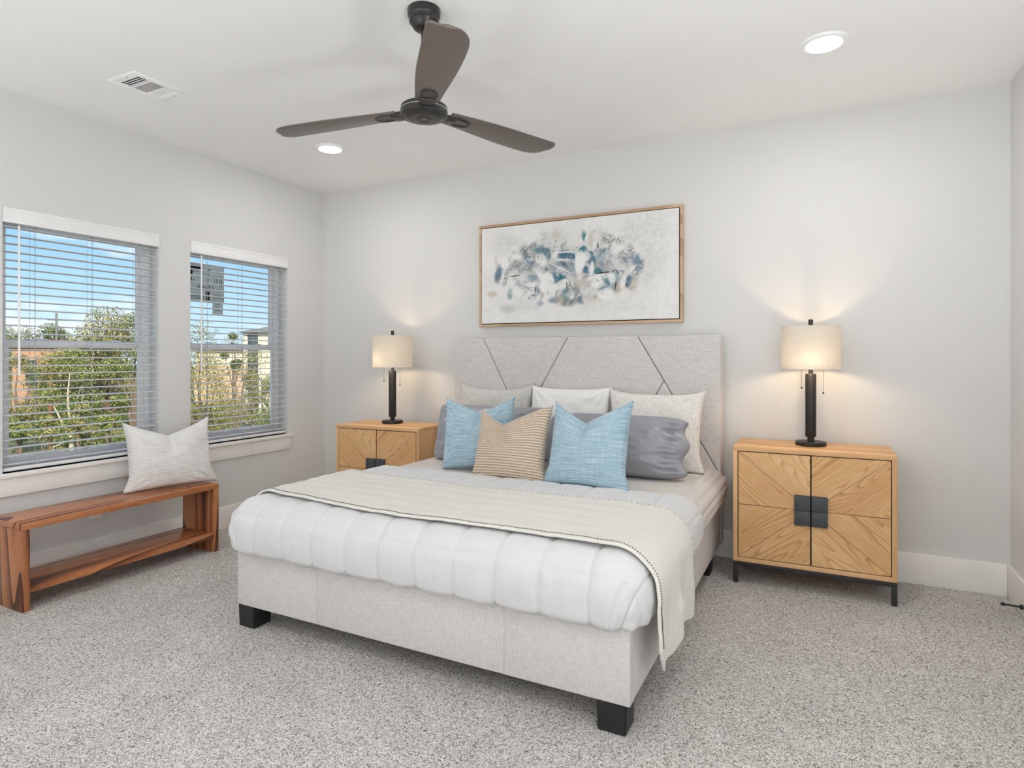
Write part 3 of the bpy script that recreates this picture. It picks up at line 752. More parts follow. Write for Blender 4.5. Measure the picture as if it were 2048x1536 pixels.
# hem: a rounded front lobe and a slightly shorter rear fold
zh = np.where(B < 2.33, .19 + .10 * np.clip((2.125 - B) / .08, 0, 1) ** 2 + .04 * np.clip((B - 2.25) / .08, 0, 1) ** 2, .235 - .05 * (B - 2.33) / .37)
d0, dm = .18, dr.max(axis=0, keepdims=True); dend = np.maximum(.617 - zh, .2)
P[..., 2] += np.where((dr > d0) & (tt > .5), dr - (d0 + (dr - d0) * (dend - d0) / (dm - d0)), 0)
th = add('throw_blanket', grid_mesh('throw_blanket', P, uv=np.stack([A, B], -1)), M_throw, smooth=180)
so = th.modifiers.new('thick', 'SOLIDIFY'); so.thickness = .010; so.offset = 1
tag(th, 'cream woven throw folded across the bed and hanging off its right side', 'throw blanket')
# running stitches of dark thread along the edges
M_thread = plain('dark_thread', (.17, .155, .13), .9)
M_thread2 = plain('grey_thread', (.42, .39, .34), .9)


def stitch(rows, n0, n1, step, name, lift=.0112, m=M_thread):
    sb = bmesh.new()
    for r in rows:
        for i in range(n0, n1, step):
            a, c = Vector(P[i, r]), Vector(P[i + 1, r]); n_ = Vector(nrm[i, r])
            d = (c - a); d.normalize(); s_ = d.cross(n_).normalized()
            o = a + n_ * lift
            v = [sb.verts.new(o + d * (u_ * .0020) + s_ * (w_ * .0016) + n_ * k_) for k_ in (-.002, .002) for u_, w_ in ((-1, -1), (1, -1), (1, 1), (-1, 1))]
            sb.faces.new(v[4:8]); sb.faces.new(v[0:4][::-1])
            for q_ in range(4): sb.faces.new((v[q_], v[(q_ + 1) % 4], v[4 + (q_ + 1) % 4], v[4 + q_]))
    tag(add(name, sb, m, th, smooth=0), kind='stuff')


stitch((2,), 4, A.shape[0] - 8, 1, 'edge_stitching')
stitch((81,), 4, A.shape[0] - 4, 3, 'edge_stitching', m=M_thread2)


# ------------------------------------------------------------------ pillows
def pillow(name, m, w, h, t, loc, yaw=0, lean=12, roll=0, chop=0, chop_x=0, pinch=.06, seed=1, ear=.0, wr=.004, soft=.42, sag=0, satin=False, flare=0, rnd=0):
    N = 56
    U, V = np.meshgrid(np.linspace(-1, 1, N), np.linspace(-1, 1, N), indexing='ij')
    U = np.sign(U) * np.abs(U) ** .9; V = np.sign(V) * np.abs(V) ** .9
    x = w / 2 * U * (1 - pinch * (1 - V * V) * (np.abs(U) ** 2)); z = h / 2 * V * (1 - pinch * (1 - U * U) * (np.abs(V) ** 2))
    T0 = t / 2 * (np.maximum(0, 1 - U ** 2) * np.maximum(0, 1 - V ** 2)) ** soft
    x0_ = chop_x
    if chop:
        d = np.abs(U - x0_)
        vv = np.clip(1 - d / 1.05, 0, 1); vv = vv ** 1.05
        z = z - chop * vv * sm(-.5, 1.0, V) ** 1.3
        T0 = T0 * (1 - .55 * np.exp(-(d / .12) ** 2) * sm(-.1, .9, V))
        T0 = T0 * (1 + .18 * np.exp(-((d - .42) / .25) ** 2) * sm(-.2, .6, V) * (V < .97))
    if ear:
        c_ = (np.abs(U) ** 6) * sm(.55, 1, V); x = x + np.sign(U) * ear * .5 * c_; z = z + ear * c_
    if flare:
        c_ = (np.abs(U) ** 8) * sm(.5, 1, -V); x = x + np.sign(U) * flare * c_
    if rnd:
        c_ = (U * U * V * V) ** 3; x = x * (1 - rnd * c_); z = z * (1 - rnd * 1.6 * c_)
    if sag: z = z - sag * (1 - U * U) * sm(-.2, 1, V)
    n1_ = fbm(U, V, 2.2, seed, 3); n2_ = fbm(U, V, 2.2, seed + 40, 3)
    edge = np.minimum(1 - np.abs(U), 1 - np.abs(V)); damp = sm(0, .25, edge)
    F = T0 + wr * 2.0 * n1_ * damp; Bk = T0 + wr * 2.0 * n2_ * damp
    # creases radiating from the corners
    for cu, cv_ in ((-1, -1), (1, -1), (-1, 1), (1, 1)):
        ang = np.arctan2((V - cv_) * -cv_, (U - cu) * -cu); rr = np.hypot(U - cu, V - cv_)
        F = F + wr * .8 * np.sin(ang * 15 + seed) * np.exp(-((rr - .32) / .28) ** 2) * damp
    if satin:
        # gathered open end of the pillow case with deep shiny folds
        g_ = sm(.52, .98, U * (1 if satin > 0 else -1)); ff = fbm(U * 1.4, V * 2.6, 2.0, seed + 3, 2)
        F = F * (1 - .35 * g_) + g_ * damp * (.030 * np.sin(V * 9 + ff * 5) + .012 * np.sin(V * 21 + U * 8)) * .8
        x = x + g_ * .018 * np.sin(V * 7 + 1.0) * sm(.6, 1, np.abs(U))
        F = F + .010 * fbm(U, V, 3.4, seed + 9, 2) * damp
    hs_ = .0025
    Pf = np.stack([x, -(np.maximum(F, 0) + hs_ * (edge > 0)), z], -1); Pb = np.stack([x, np.maximum(Bk, 0) + hs_ * (edge > 0), z], -1)
    Pb[0], Pb[-1], Pb[:, 0], Pb[:, -1] = Pf[0], Pf[-1], Pf[:, 0], Pf[:, -1]
    bm = bmesh.new(); uvl = bm.loops.layers.uv.new('UVMap')
    vf = [[bm.verts.new(Pf[i, j]) for j in range(N)] for i in range(N)]
    vb = [[vf[i][j] if i in (0, N - 1) or j in (0, N - 1) else bm.verts.new(Pb[i, j]) for j in range(N)] for i in range(N)]
    UVx, UVz = U * w / 2, V * h / 2
    for i in range(N - 1):
        for j in range(N - 1):
            for g_, rev in ((vf, 0), (vb, 1)):
                ids = [(i, j), (i + 1, j), (i + 1, j + 1), (i, j + 1)]
                if rev: ids = ids[::-1]
                f_ = bm.faces.new([g_[a][c_] for a, c_ in ids])
                for l, (a, c_) in zip(f_.loops, ids): l[uvl].uv = (UVx[a, c_], UVz[a, c_])
    M_ = Matrix.Rotation(math.radians(yaw), 4, 'Z') @ Matrix.Rotation(math.radians(-lean), 4, 'X') @ Matrix.Rotation(math.radians(roll), 4, 'Y')
    bmesh.ops.transform(bm, matrix=M_, verts=bm.verts)
    zmin = min(v.co.z for v in bm.verts)
    bmesh.ops.translate(bm, verts=bm.verts, vec=(0, 0, -zmin))
    # the underside settles flat on what it stands on
    for v in bm.verts:
        if v.co.z < .03: v.co.z = .004 + v.co.z * .87
    o = add(name, bm, m, smooth=180, loc=loc)
    return o


MZ = .572
p = pillow('throw_pillow', M_oat, .60, .51, .17, (-2.12, 3.86, MZ), lean=11, pinch=.07, seed=2, ear=.02, sag=.015)
tag(p, 'oatmeal slub-weave pillow leaning on the headboard at far left of the back row', 'pillow', 'pillows on the bed')
p = pillow('bed_pillow', M_white, .57, .51, .19, (-1.535, 3.83, MZ), lean=13, pinch=.05, seed=5, ear=.012, sag=.0, wr=.008)
tag(p, 'plain smooth white pillow in the middle of the back row', 'pillow', 'pillows on the bed')
p = pillow('throw_pillow', M_boucle, .595, .49, .18, (-.95, 3.82, MZ), lean=12, pinch=.06, seed=7, ear=.022, flare=.02)
tag(p, 'large cream slub-weave pillow at right of the back row', 'pillow', 'pillows on the bed')
p = pillow('bed_pillow', M_satin,   .84, .405, .20, (-1.985, 3.55, MZ), lean=16, pinch=.05, seed=11, wr=.006, satin=1, rnd=.05)
tag(p, 'blue-grey satin pillow mostly hidden behind the left blue and tan cushions', 'pillow', 'pillows on the bed')
p = pillow('bed_pillow', M_satin,   .87, .372, .25, (-1.115, 3.53, MZ), lean=18, pinch=.03, seed=14, wr=.006, satin=1, soft=.38, rnd=.10)
tag(p, 'shiny grey satin pillow with gathered right end, below the cream pillow', 'pillow', 'pillows on the bed')
p = pillow('throw_pillow', M_blue, .47, .45, .19, (-1.915, 3.29, MZ), yaw=4, lean=16, roll=-4.5, chop=.095, chop_x=.12, pinch=.06, seed=21, ear=.012)
tag(p, 'pale blue cushion with a chopped top, partly behind the tan one', 'cushion', 'pillows on the bed')
p = pillow('throw_pillow', M_tan, .445, .43, .19, (-1.595, 3.12, MZ + .004), yaw=0, lean=17, chop=.105, chop_x=-.30, pinch=.06, seed=24, ear=.012, flare=.012)
tag(p, 'tan corduroy-ribbed cushion with a chopped top, front centre', 'cushion', 'pillows on the bed')
p = pillow('throw_pillow', M_blue, .445, .475, .20, (-1.135, 3.14, MZ + .004), yaw=-2, lean=17, chop=.115, chop_x=-.12, pinch=.05, seed=28, ear=.012, flare=.03)
tag(p, 'pale blue cushion with a deep notch, in front of the grey satin pillow', 'cushion', 'pillows on the bed')

# ------------------------------------------------------------------ nightstands
def veneer_door(x0, x1, z0, z1, cx, cz, y, th=.02):
    """door of one half: four triangular / trapezoid veneers whose grain runs along its own diagonal"""
    bm = bmesh.new(); uvl = bm.loops.layers.uv.new('UVMap'); g_ = .0013
    s = 1 if x1 > cx + .01 else -1
    xo = x1 if s > 0 else x0; xi = x0 if s > 0 else x1
    k = 0
    for zz in (z1, z0):
        dirv = Vector((xo - xi, zz - cz)).normalized()
        for tri in (((xi, cz), (xo, zz), (xi, zz)), ((xi, cz), (xo, cz), (xo, zz))):
            k += 1
            c_ = Vector((sum(q[0] for q in tri) / 3, sum(q[1] for q in tri) / 3))
            pts = [Vector(q) + (c_ - Vector(q)).normalized() * g_ * 2.2 for q in tri]
            fv = [bm.verts.new((q.x, y, q.y)) for q in pts]; bv = [bm.verts.new((q.x, y + .004, q.y)) for q in pts]
            fs = [bm.faces.new(fv)] + [bm.faces.new((fv[i], fv[(i + 1) % 3], bv[(i + 1) % 3], bv[i])) for i in range(3)]
            for f_ in fs:
                for l in f_.loops:
                    q = Vector((l.vert.co.x, l.vert.co.z)); a = q.dot(dirv); b_ = q.dot(Vector((-dirv.y, dirv.x)))
                    l[uvl].uv = (a + k * 3.17 + (5 if s > 0 else 0), b_ * 1.0 + k * 1.9)
    bx(bm, x0, x1, y + .0025, y + th, z0, z1, mi=1)
    return bm


def nightstand(w, h, d, label, loc, rz):
    t = thing('nightstand', label, 'nightstand', loc, rz, 'oak nightstands beside the bed')
    zb = .122; fwt = .024
    add('top_panel', box(-w / 2, w / 2, 0, d, h - fwt, h, bev=.0015), M_oak, t)
    add('bottom_panel', box(-w / 2 + .001, w / 2 - .001, .0005, d - .001, zb, zb + fwt, bev=.0015), M_oak, t)
    for xa in (-w / 2, w / 2 - fwt): add('side_panel', box(xa, xa + fwt, .0003, d, zb, h - fwt + .0005, bev=.0012), M_oakz, t)
    add('back_panel', box(-w / 2 + fwt, w / 2 - fwt, d - .012, d - .004, zb + fwt, h - fwt), M_oak, t)
    zi0, zi1 = zb + fwt + .003, h - fwt - .003; cz = (zi0 + zi1) / 2
    for s in (-1, 1):
        xa, xb = (-w / 2 + fwt + .003, -.0015) if s < 0 else (.0015, w / 2 - fwt - .003)
        dr_ = add('door', veneer_door(xa, xb, zi0, zi1, 0, cz, .002), [M_ven, M_dark], t, smooth=0)
        hb_ = bmesh.new()
        for za, zb_ in ((cz + .0008, cz + .081), (cz - .081, cz - .0008)):
            bx(hb_, .003 * s if s > 0 else -.081, .081 if s > 0 else -.003, -.018, .002, za, zb_, bev=.0015)
        add('handle', hb_, M_handle, dr_)
    add('dark_recess', box(-w / 2 + fwt, w / 2 - fwt, .024, .03, zb + fwt, h - fwt), M_dark, t)
    rb = bmesh.new()
    bx(rb, -w / 2, w / 2, .002, .027, zb - .026, zb, bev=.001); bx(rb, -w / 2, w / 2, d - .027, d - .002, zb - .026, zb, bev=.001)
    for xa in (-w / 2, w / 2 - .025): bx(rb, xa, xa + .025, .027, d - .027, zb - .026, zb)
    add('base_frame', rb, M_iron, t)
    for xa in (-w / 2, w / 2 - .026):
        for ya in (.002, d - .028): add('leg', box(xa, xa + .026, ya, ya + .026, 0, zb - .026, bev=.001), M_iron, t)
    return t


nightstand(.795, .770, .405, 'oak nightstand right of the bed, whole sunburst front in view', (-.063, 3.668, 0), math.radians(.6))
nightstand(.745, .760, .40, 'oak nightstand in the corner left of the bed, half hidden by bedding', (-2.965, 3.585, 0), math.radians(3.5))


# ------------------------------------------------------------------ table lamps
def lamp(label, loc, rz=0, bulb=(0, 0)):
    t = thing('table_lamp', label, 'table lamp', loc, rz, 'black table lamps with drum shades')
    add('base', lathe([(0, 0), (.078, 0), (.081, .003), (.081, .020), (.079, .0225), (.03, .023), (0, .023)]), M_lampmetal, t)
    add('pole', lathe([(.018, .022), (.018, .048), (.0275, .05), (.029, .054), (.029, .405), (.0275, .410), (.012, .412), (.012, .425), (.009, .47), (.009, .70)], 32), M_lampmetal, t)
    sh = bmesh.new()
    R0, R1, z0, z1 = .1545, .1545, .437, .682
    lathe([(R0, z0), (R1, z1), (R1 - .003, z1), (R0 - .003, z0), (R0, z0)], 72, sh)
    shd = add('shade', sh, M_shade, t)
    sb = bmesh.new()
    for zz, rr in ((z1 - .012, R1), (z0 + .02, R0)):
        for a in (0, 120, 240): tube(sb, [(0, 0, zz - .0), (rr * math.cos(math.radians(a)) * .985, rr * math.sin(math.radians(a)) * .985, zz)], .0016, 6)
        break
    add('spider', sb, M_lampmetal, shd)
    add('finial', lathe([(0, .678), (.012, .678), (.0125, .715), (.0115, .722), (0, .722)], 20), M_lampmetal, t)
    bb = bmesh.new(); bmesh.ops.create_uvsphere(bb, u_segments=20, v_segments=14, radius=.03)
    for v in bb.verts: v.co.z *= 1.25
    add('bulb', bb, M_bulb, t, loc=(bulb[0], bulb[1], .495))
    add('socket', tube(bmesh.new(), [(bulb[0] * .3, bulb[1] * .3, .44), (bulb[0], bulb[1], .478)], [.008, .014], 10), M_lampmetal, t)
    for sx, dz in ((-1, .335), (1, .305)):
        pc = tube(bmesh.new(), [(.062 * sx, -.02, .50), (.062 * sx, -.02, dz)], .0009, 6)
        po = add('pull_chain', pc, M_iron, t)
        bd = bmesh.new(); bmesh.ops.create_uvsphere(bd, u_segments=12, v_segments=8, radius=.0055)
        for v in bd.verts: v.co += Vector((.062 * sx, -.02, dz - .004))
        add('pull_bead', bd, M_black, po)
    cdb = tube(bmesh.new(), [(.08, .03, .006), (.10, .05, .004), (.115, .08, .004), (.12, .11, .004)], .0028, 8)
    add('cord', cdb, M_vinyl, t)
    return t


lamp('lit black lamp with cream drum shade on the right nightstand', (-.068, 3.905, .7702), math.radians(27), (-.04, -.085))
lamp('lit black lamp with cream drum shade on the left corner nightstand', (-3.005, 3.83, .7602), math.radians(27), (-.07, -.07))

# ------------------------------------------------------------------ bench with pillow
bn = thing('bench', 'reddish acacia wood bench with a lower shelf under the windows', 'bench', (-3.715, 2.155, 0))
bl, bd_, tk = .555, .161, .034
add('top', box(-bd_, bd_, -bl, bl, .445 - tk, .445, bev=.003), M_acx, bn)
for s in (-1, 1): add('side_panel', box(-bd_ + .0006, bd_ - .0006, s * bl - (tk if s > 0 else 0) + (-.0006 if s > 0 else .0006), s * bl + (0 if s > 0 else tk) + (-.0006 if s > 0 else .0006), 0, .445 - tk, bev=.003), M_acz, bn)
add('shelf', box(-bd_ + .004, bd_ - .006, -bl + tk, bl - tk, .090, .124, bev=.003), M_acx, bn)

p = pillow('throw_pillow', M_waffle, .50, .43, .18, (-3.745, 2.50, .445), yaw=75, lean=13, chop=.085, chop_x=-.02, pinch=.05, seed=33, ear=.018, flare=.03)
tag(p, 'white waffle-knit cushion with chopped top standing on the wooden bench', 'cushion')

# wall outlet behind the bench, door stop at the right wall
t = thing('wall_outlet', 'white wall outlet plate half hidden behind the wooden bench top', 'outlet', (LX, 2.18, .345))
add('cover_plate', box(0, .006, -.036, .036, -.058, .058, bev=.003), M_trim, t)
for z in (-.022, .022):
    so_ = add('socket', box(.006, .008, -.017, .017, z - .014, z + .014, bev=.002), M_vinyl, t)
t = thing('door_stop', 'thin black rod door stop sticking out of the right baseboard', 'door stop', (RX - BT, 3.80, .052))
add('rod', tube(bmesh.new(), [(0, 0, 0), (-.012, 0, 0), (-.013, 0, 0), (-.075, -.004, .003)], [.012, .012, .0048, .0048], 12), M_iron, t)
add('tip', tube(bmesh.new(), [(-.072, -.004, .003), (-.088, -.005, .0035)], [.0085, .0085], 12), M_black, t)

# ------------------------------------------------------------------ outdoors
GZ = -3.6
rt = Vector((math.cos(YAW), math.sin(YAW), 0)); fw_ = Vector((-math.sin(YAW), math.cos(YAW), 0))


def at(px, dep, z=GZ): v = Vector((0, 0, 0)) + fw_ * dep + rt * ((px - 1024) / 1222 * dep); return Vector((v.x, v.y, z))


M_grass, nt, b = mat('grass_ground', (.1, .16, .03), .95, spec=.1)
n = nd(nt, 'ShaderNodeTexNoise', {'Vector': coords(nt), 'Scale': .5, 'Detail': 8})
nt.links.new(ramp(nt, n.outputs[0], [(.3, (.12, .12, .05)), (.55, (.22, .21, .09)), (.75, (.38, .32, .18))]), b.inputs['Base Color'])
M_asph = plain('asphalt', (.22, .22, .22), .95)
M_cream = plain('cream_stucco', (.78, .66, .50), .9)
M_stone, nt, b = mat('tan_stone', (.7, .5, .32), .9)
bk = nd(nt, 'ShaderNodeTexBrick', {'Vector': coords(nt, 'Object', rot=(-math.pi / 2, 0, 0)), 'Color1': (.70, .48, .29, 1), 'Color2': (.58, .38, .22, 1), 'Mortar': (.56, .42, .29, 1), 'Scale': 1.2})
nt.links.new(bk.outputs[0], b.inputs['Base Color'])
M_brick, nt, b = mat('orange_brick', (.6, .33, .2), .9)
bk = nd(nt, 'ShaderNodeTexBrick', {'Vector': coords(nt, 'Object', rot=(-math.pi / 2, 0, 0)), 'Color1': (.50, .27, .16, 1), 'Color2': (.40, .21, .12, 1), 'Mortar': (.45, .33, .24, 1), 'Scale': 2})
nt.links.new(bk.outputs[0], b.inputs['Base Color'])
M_roof = plain('metal_roof', (.20, .19, .17), .7)
M_tile = plain('red_tile_roof', (.42, .19, .13), .8)
M_dglass = plain('dark_glazing', (.05, .065, .065), .2)
M_bark = plain('tree_bark', (.20, .14, .09), .95)
M_bark2 = plain('pale_bark', (.60, .50, .38), .95)
M_pole = plain('utility_pole_wood', (.30, .14, .07), .9)
M_concrete = plain('white_post', (.75, .70, .62), .8)


def leafmat(name, cols):
    m, nt, b = mat(name, cols[1], .7, spec=.2)
    oi = nd(nt, 'ShaderNodeNewGeometry')
    c = ramp(nt, oi.outputs['Random Per Island'], [(.0, cols[0]), (.4, cols[1]), (.8, cols[2]), (1, cols[3])])
    nt.links.new(c, b.inputs['Base Color'])
    return m


M_leaf = leafmat('leaves_olive', [(.09, .10, .035), (.22, .215, .07), (.38, .34, .12), (.55, .45, .20)])
M_leaf2 = leafmat('leaves_green', [(.07, .10, .03), (.18, .22, .06), (.32, .335, .09), (.48, .43, .15)])
M_leaf3 = leafmat('leaves_far', [(.05, .08, .03), (.11, .15, .04), (.20, .23, .07), (.28, .28, .10)])
M_flower = leafmat('red_flowers', [(.5, .02, .02), (.7, .05, .05), (.75, .1, .08), (.8, .3, .3)])


def leaves(name, blobs, n, size, m, parent, seed=1, loc=Vector((0, 0, 0))):
    """leaf quads scattered in ellipsoid shells"""
    n = int(n * 2.1); size = size * .66
    r = np.random.default_rng(seed); vol = np.array([b_[3] * b_[4] * b_[5] for b_ in blobs]) ** .67; pick = r.choice(len(blobs), n, p=vol / vol.sum())
    bb = np.array(blobs)[pick]
    d = r.normal(size=(n, 3)); d /= np.linalg.norm(d, axis=1, keepdims=True)
    rad = r.random(n) ** .35
    c_ = bb[:, :3] + d * bb[:, 3:6] * rad[:, None]
    nr = d + r.normal(size=(n, 3)) * .8; nr /= np.linalg.norm(nr, axis=1, keepdims=True)
    tv = np.cross(nr, r.normal(size=(n, 3))); tv /= np.linalg.norm(tv, axis=1, keepdims=True); bv = np.cross(nr, tv)
    s = size * (.6 + .8 * r.random(n))[:, None]
    V = np.stack([c_ - tv * s, c_ + bv * s * .45, c_ + tv * s, c_ - bv * s * .45], 1).reshape(-1, 3)
    me = bpy.data.meshes.new(name); me.from_pydata(V.tolist(), [], np.arange(n * 4).reshape(n, 4).tolist())
    return add(name, me, m, parent, smooth=0)


def tree(label, px, dep, top, halfw, n, leaf, m, bark, seed, nb=9, lowest=.25, lean=0, trunk=.12, group='trees outside the windows', cat='tree', name='tree'):
    """top: height of the crown's top above the ground"""
    r = random.Random(seed); t = thing(name, label, cat, at(px, dep), 0, group)
    blobs = []; tips = []
    for k in range(nb):
        a = r.uniform(0, 6.283); rr = halfw * math.sqrt(r.random()) * .75; z = top * (lowest + (1 - lowest) * r.random() * .82)
        s = halfw * r.uniform(.28, .48)
        blobs.append((rr * math.cos(a), rr * math.sin(a), z, s, s, s * .8)); tips.append(Vector((rr * math.cos(a), rr * math.sin(a), z)))
    blobs.append((lean, 0, top - halfw * .35, halfw * .4, halfw * .4, halfw * .35)); tips.append(Vector((lean, 0, top - halfw * .4)))
    leaves('foliage', blobs, n, leaf, m, t, seed)
    tb = bmesh.new(); fork = Vector((0, 0, top * .32))
    tube(tb, [(0, 0, -.1), (.04, .02, top * .16), fork], [trunk * 1.3, trunk, trunk * .85], 9)
    for q in tips:
        mid = fork.lerp(q, .5) + Vector((r.uniform(-.2, .2), r.uniform(-.2, .2), .15))
        tube(tb, [fork - Vector((0, 0, .1)), mid, q], [trunk * .6, trunk * .38, trunk * .12], 6)
    add('trunk', tb, bark, t)
    return t


def ground(name, m, pts, z): 
    bm = bmesh.new(); f_ = bm.faces.new([bm.verts.new((q.x, q.y, z)) for q in pts]); r_ = bmesh.ops.extrude_face_region(bm, geom=[f_])
    bmesh.ops.translate(bm, verts=[g_ for g_ in r_['geom'] if isinstance(g_, bmesh.types.BMVert)], vec=(0, 0, -.1))
    return tag(add(name, bm, m, smooth=0), kind='structure')


ground('ground_lawn', M_grass, [Vector((-300, -80, 0)), Vector((-6, -80, 0)), Vector((-6, 200, 0)), Vector((-300, 200, 0))], GZ)
a_, b_ = at(395, 42), at(640, 31); c_, d_ = at(640, 37), at(395, 52)
ground('street', M_asph, [a_, b_, c_, d_], GZ + .03)

# stone building with a tower, seen through the corner window
D = 64
o = at(515, D); fdir = math.atan2(-o.y, -o.x) + math.pi / 2
tw = thing('building', 'cream stone building with a square tower behind the corner window', 'building', o, fdir - math.radians(8))
s_ = D / 1222
def Z(py, dep=D): return EYE + (714 - py) / 1222 * dep - GZ          # height above ground of a photo row at that depth
add('tower_wall', box(-1.35, 2.6, 0, 4.0, 0, Z(664)), M_cream, tw)
rb = bmesh.new()
ov = .55
v = [rb.verts.new(q) for q in ((-1.35 - ov, -ov, Z(665)), (2.6 + ov, -ov, Z(665)), (2.6 + ov, 4 + ov, Z(665)), (-1.35 - ov, 4 + ov, Z(665)), (.6, 2.0, Z(652)), (1.0, 2.0, Z(652)))]
rb.faces.new((v[0], v[1], v[5], v[4])); rb.faces.new((v[1], v[2], v[5])); rb.faces.new((v[2], v[3], v[4], v[5])); rb.faces.new((v[3], v[0], v[4])); rb.faces.new((v[3], v[2], v[1], v[0]))
add('tower_roof', rb, M_roof, tw, smooth=0)
wb = add('tower_window', box(-.95, .05, -.06, .05, Z(800), Z(667), bev=.05), M_dglass, tw)
mb = bmesh.new()
for zz in np.linspace(Z(795), Z(675), 9): bx(mb, -.95, .05, -.09, -.05, zz - .03, zz + .03)
bx(mb, -.47, -.42, -.09, -.05, Z(800), Z(667))
add('glazing_bar', mb, M_roof, wb)
add('small_window', box(1.35, 1.95, -.04, .05, Z(682), Z(666)), M_dglass, tw)
add('wing_wall', box(-6.0, 6.0, .5, 8, 0, Z(700)), M_cream, tw)
add('stone_course', box(-6.1, 6.1, .3, .5, 0, Z(732)), M_stone, tw)
rb = bmesh.new()
v = [rb.verts.new(q) for q in ((-6.4, .0, Z(700)), (-1.3, .0, Z(700)), (-1.3, 4, Z(690)), (-6.4, 4, Z(690)), (-6.4, 8.4, Z(700)), (-1.3, 8.4, Z(700)))]
rb.faces.new((v[0], v[1], v[2], v[3])); rb.faces.new((v[3], v[2], v[5], v[4])); rb.faces.new((v[0], v[3], v[4])); rb.faces.new((v[1], v[5], v[2]))
add('wing_roof', rb, M_roof, tw, smooth=0)
add('gatehouse_wall', box(2.6, 7.0, -.3, .45, 0, Z(700)), M_cream, tw)

# brick house behind the trees of the left window
D2 = 58
o2 = at(95, D2)
hs_ = thing('house', 'orange brick house with a red tiled roof behind trees of the left window', 'house', o2, math.atan2(-o2.y, -o2.x) + math.pi / 2)
add('wall', box(-2.6, 3.6, 0, 6, 0, Z(694, D2)), M_brick, hs_)
rb = bmesh.new(); e0, e1 = Z(696, D2), Z(678, D2)
v = [rb.verts.new(q) for q in ((-3.0, -.4, e0), (4.0, -.4, e0), (4.0, 6.4, e0), (-3.0, 6.4, e0), (-1.2, 3, e1), (2.4, 3, e1))]
rb.faces.new((v[0], v[1], v[5], v[4])); rb.faces.new((v[1], v[2], v[5])); rb.faces.new((v[2], v[3], v[4], v[5])); rb.faces.new((v[3], v[0], v[4])); rb.faces.new((v[3], v[2], v[1], v[0]))
add('roof', rb, M_tile, hs_, smooth=0)
for xx in (-1.6, .4, 2.2): add('window', box(xx, xx + .8, -.04, .05, Z(770, D2), Z(720, D2)), M_dglass, hs_)

# utility poles and posts
t = thing('utility_pole', 'distant wooden utility pole with crossarms against the sky', 'pole', at(113, 66), math.atan2(-at(113, 66).y, -at(113, 66).x) + math.pi / 2)
hp = Z(626, 66)
add('pole', tube(bmesh.new(), [(0, 0, 0), (0, 0, hp)], [.16, .11], 8), M_roof, t)
add('crossarm', box(-.8, .8, -.07, .07, Z(641, 66), Z(639, 66)), M_roof, t)
t = tag(add('wooden_post', tube(bmesh.new(), [(0, 0, 0), (0, 0, Z(722, 30))], [.11, .10], 10), M_pole, loc=at(101, 30)), 'reddish brown wooden post among the leaves of the left window', 'pole')
t = thing('lamp_post', 'pale slim post standing in front of the tower building', 'post', at(520, 40))
add('post', tube(bmesh.new(), [(0, 0, 0), (0, 0, Z(742, 40))], [.09, .07], 10), M_concrete, t)
add('cap', lathe([(0, 0), (.12, 0), (.12, .08), (0, .12)], 12), M_concrete, t, loc=(0, 0, Z(742, 40)))

# trees
tree('broad olive tree hiding much of the brick house in the left window', 165, 42, Z(688, 42), 3.3, 9000, .11, M_leaf3, M_bark, 41, nb=20, lowest=.08)
tree('tall olive-green tree with rounded dark top in the left window', 215, 28, Z(610, 28), 2.3, 13000, .08, M_leaf, M_bark, 3, nb=20, lowest=.12)
tree('loose yellow-green tree at the right edge of the left window', 272, 22, Z(622, 22), 1.1, 4200, .06, M_leaf2, M_bark, 5, nb=9, lowest=.1)
tree('leafy tree standing before the brick house in the left window', 38, 31, Z(706, 31), 1.2, 4600, .075, M_leaf, M_bark, 8, nb=12, lowest=.1)
tree('pale-trunked tree in the middle of the left window', 142, 24, Z(690, 24), 1.5, 4600, .07, M_leaf2, M_bark2, 9, nb=11, lowest=.1, trunk=.09)
tree('small tree below the sky at far left of the left window', 12, 95, Z(650, 95), 3.2, 2200, .15, M_leaf3, M_bark, 12, nb=8, lowest=.3)
tree('distant dark tree left of the utility pole', 55, 75, Z(652, 75), 3.5, 2200, .17, M_leaf3, M_bark, 13, nb=8, lowest=.3)
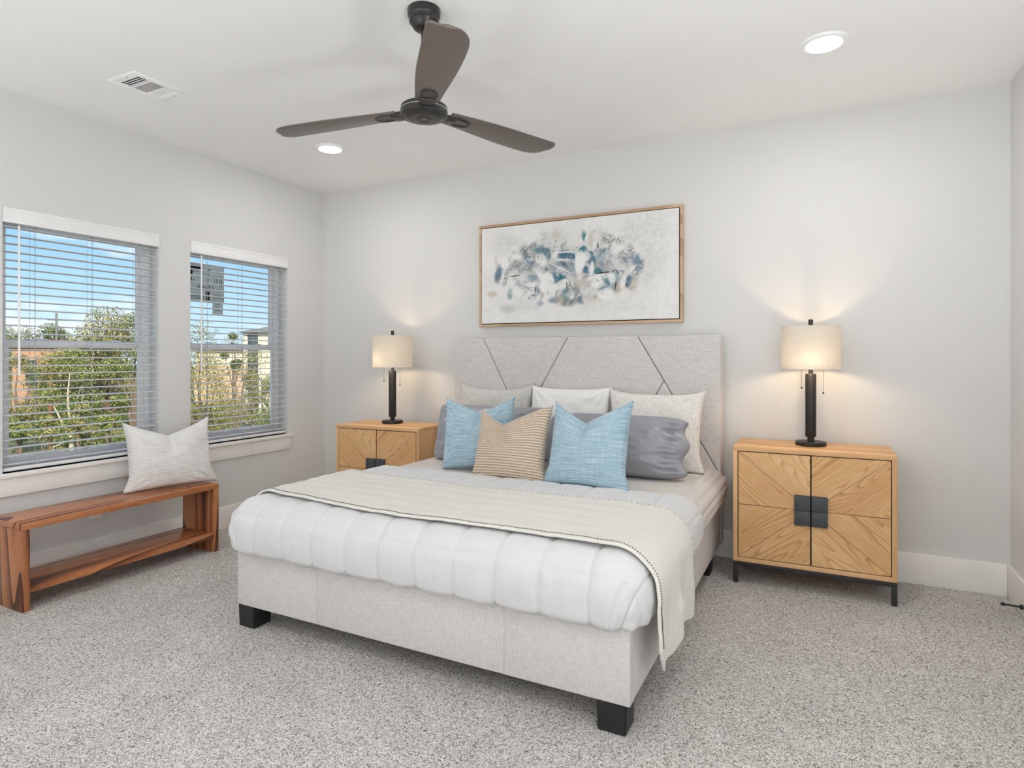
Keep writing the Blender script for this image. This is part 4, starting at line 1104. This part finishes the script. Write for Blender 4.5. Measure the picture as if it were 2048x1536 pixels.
tree('distant dark tree beneath the utility pole crossarms', 100, 70, Z(645, 70), 3.0, 2200, .17, M_leaf3, M_bark, 14, nb=8, lowest=.3)
tree('thin sparse tree with spreading twigs at left of the corner window', 405, 20, Z(640, 20), 1.35, 3600, .05, M_leaf, M_bark, 17, nb=14, lowest=.3, trunk=.06)
tree('sparse tree whose twigs cross the stone building in the corner window', 470, 26, Z(668, 26), 1.4, 2300, .055, M_leaf, M_bark, 18, nb=13, lowest=.35, trunk=.06)
tree('rounded green tree beside the tower of the stone building', 466, 52, Z(664, 52), 1.0, 1500, .11, M_leaf3, M_bark, 19, nb=6, lowest=.5)
tree('dark tree standing before the tower window', 503, 43, Z(740, 43), 1.2, 2200, .09, M_leaf, M_bark, 21, nb=8, lowest=.2)
tree('small tree at right of the corner window by the pale post', 545, 36, Z(745, 36), 1.2, 1600, .08, M_leaf2, M_bark2, 22, nb=8, lowest=.2)
for k, (px, dep, py, hw, m, lab) in enumerate([(25, 20, 835, .55, M_leaf2, 'bright green bush at lower left of the left window'), (95, 19.5, 830, .55, M_leaf, 'olive bush below the wooden post'), (165, 20, 806, .55, M_leaf, 'mixed bush low in the middle of the left window'), (235, 19.5, 790, .55, M_leaf2, 'dense bush low at right of the left window'), (400, 27, 800, 1.5, M_leaf2, 'green bush low at left of the corner window'), (450, 33, 790, 1.6, M_leaf, 'olive bush in the middle of the corner window'), (500, 50, 782, 1.7, M_leaf3, 'dark bush in front of the stone wall'), (430, 24, 850, 1.0, M_leaf, 'low bush at the bottom of the corner window'), (545, 33, 815, 1.2, M_leaf2, 'bush at lower right of the corner window')]):
    tree(lab, px, dep, Z(py, dep), hw, 3000, .07, m, M_bark, 30 + k, nb=9, lowest=.15, trunk=.05, group='bushes outside the windows', cat='bush', name='bush')
fl = thing('flowering_shrub', 'small shrub with red flowers by the street', 'shrub', at(438, 36))
leaves('blossoms', [(0, 0, Z(840, 36), .45, .45, .25)], 260, .07, M_flower, fl, 61)
leaves('foliage', [(0, 0, Z(858, 36) + .1, .7, .7, .6)], 900, .08, M_leaf2, fl, 62)
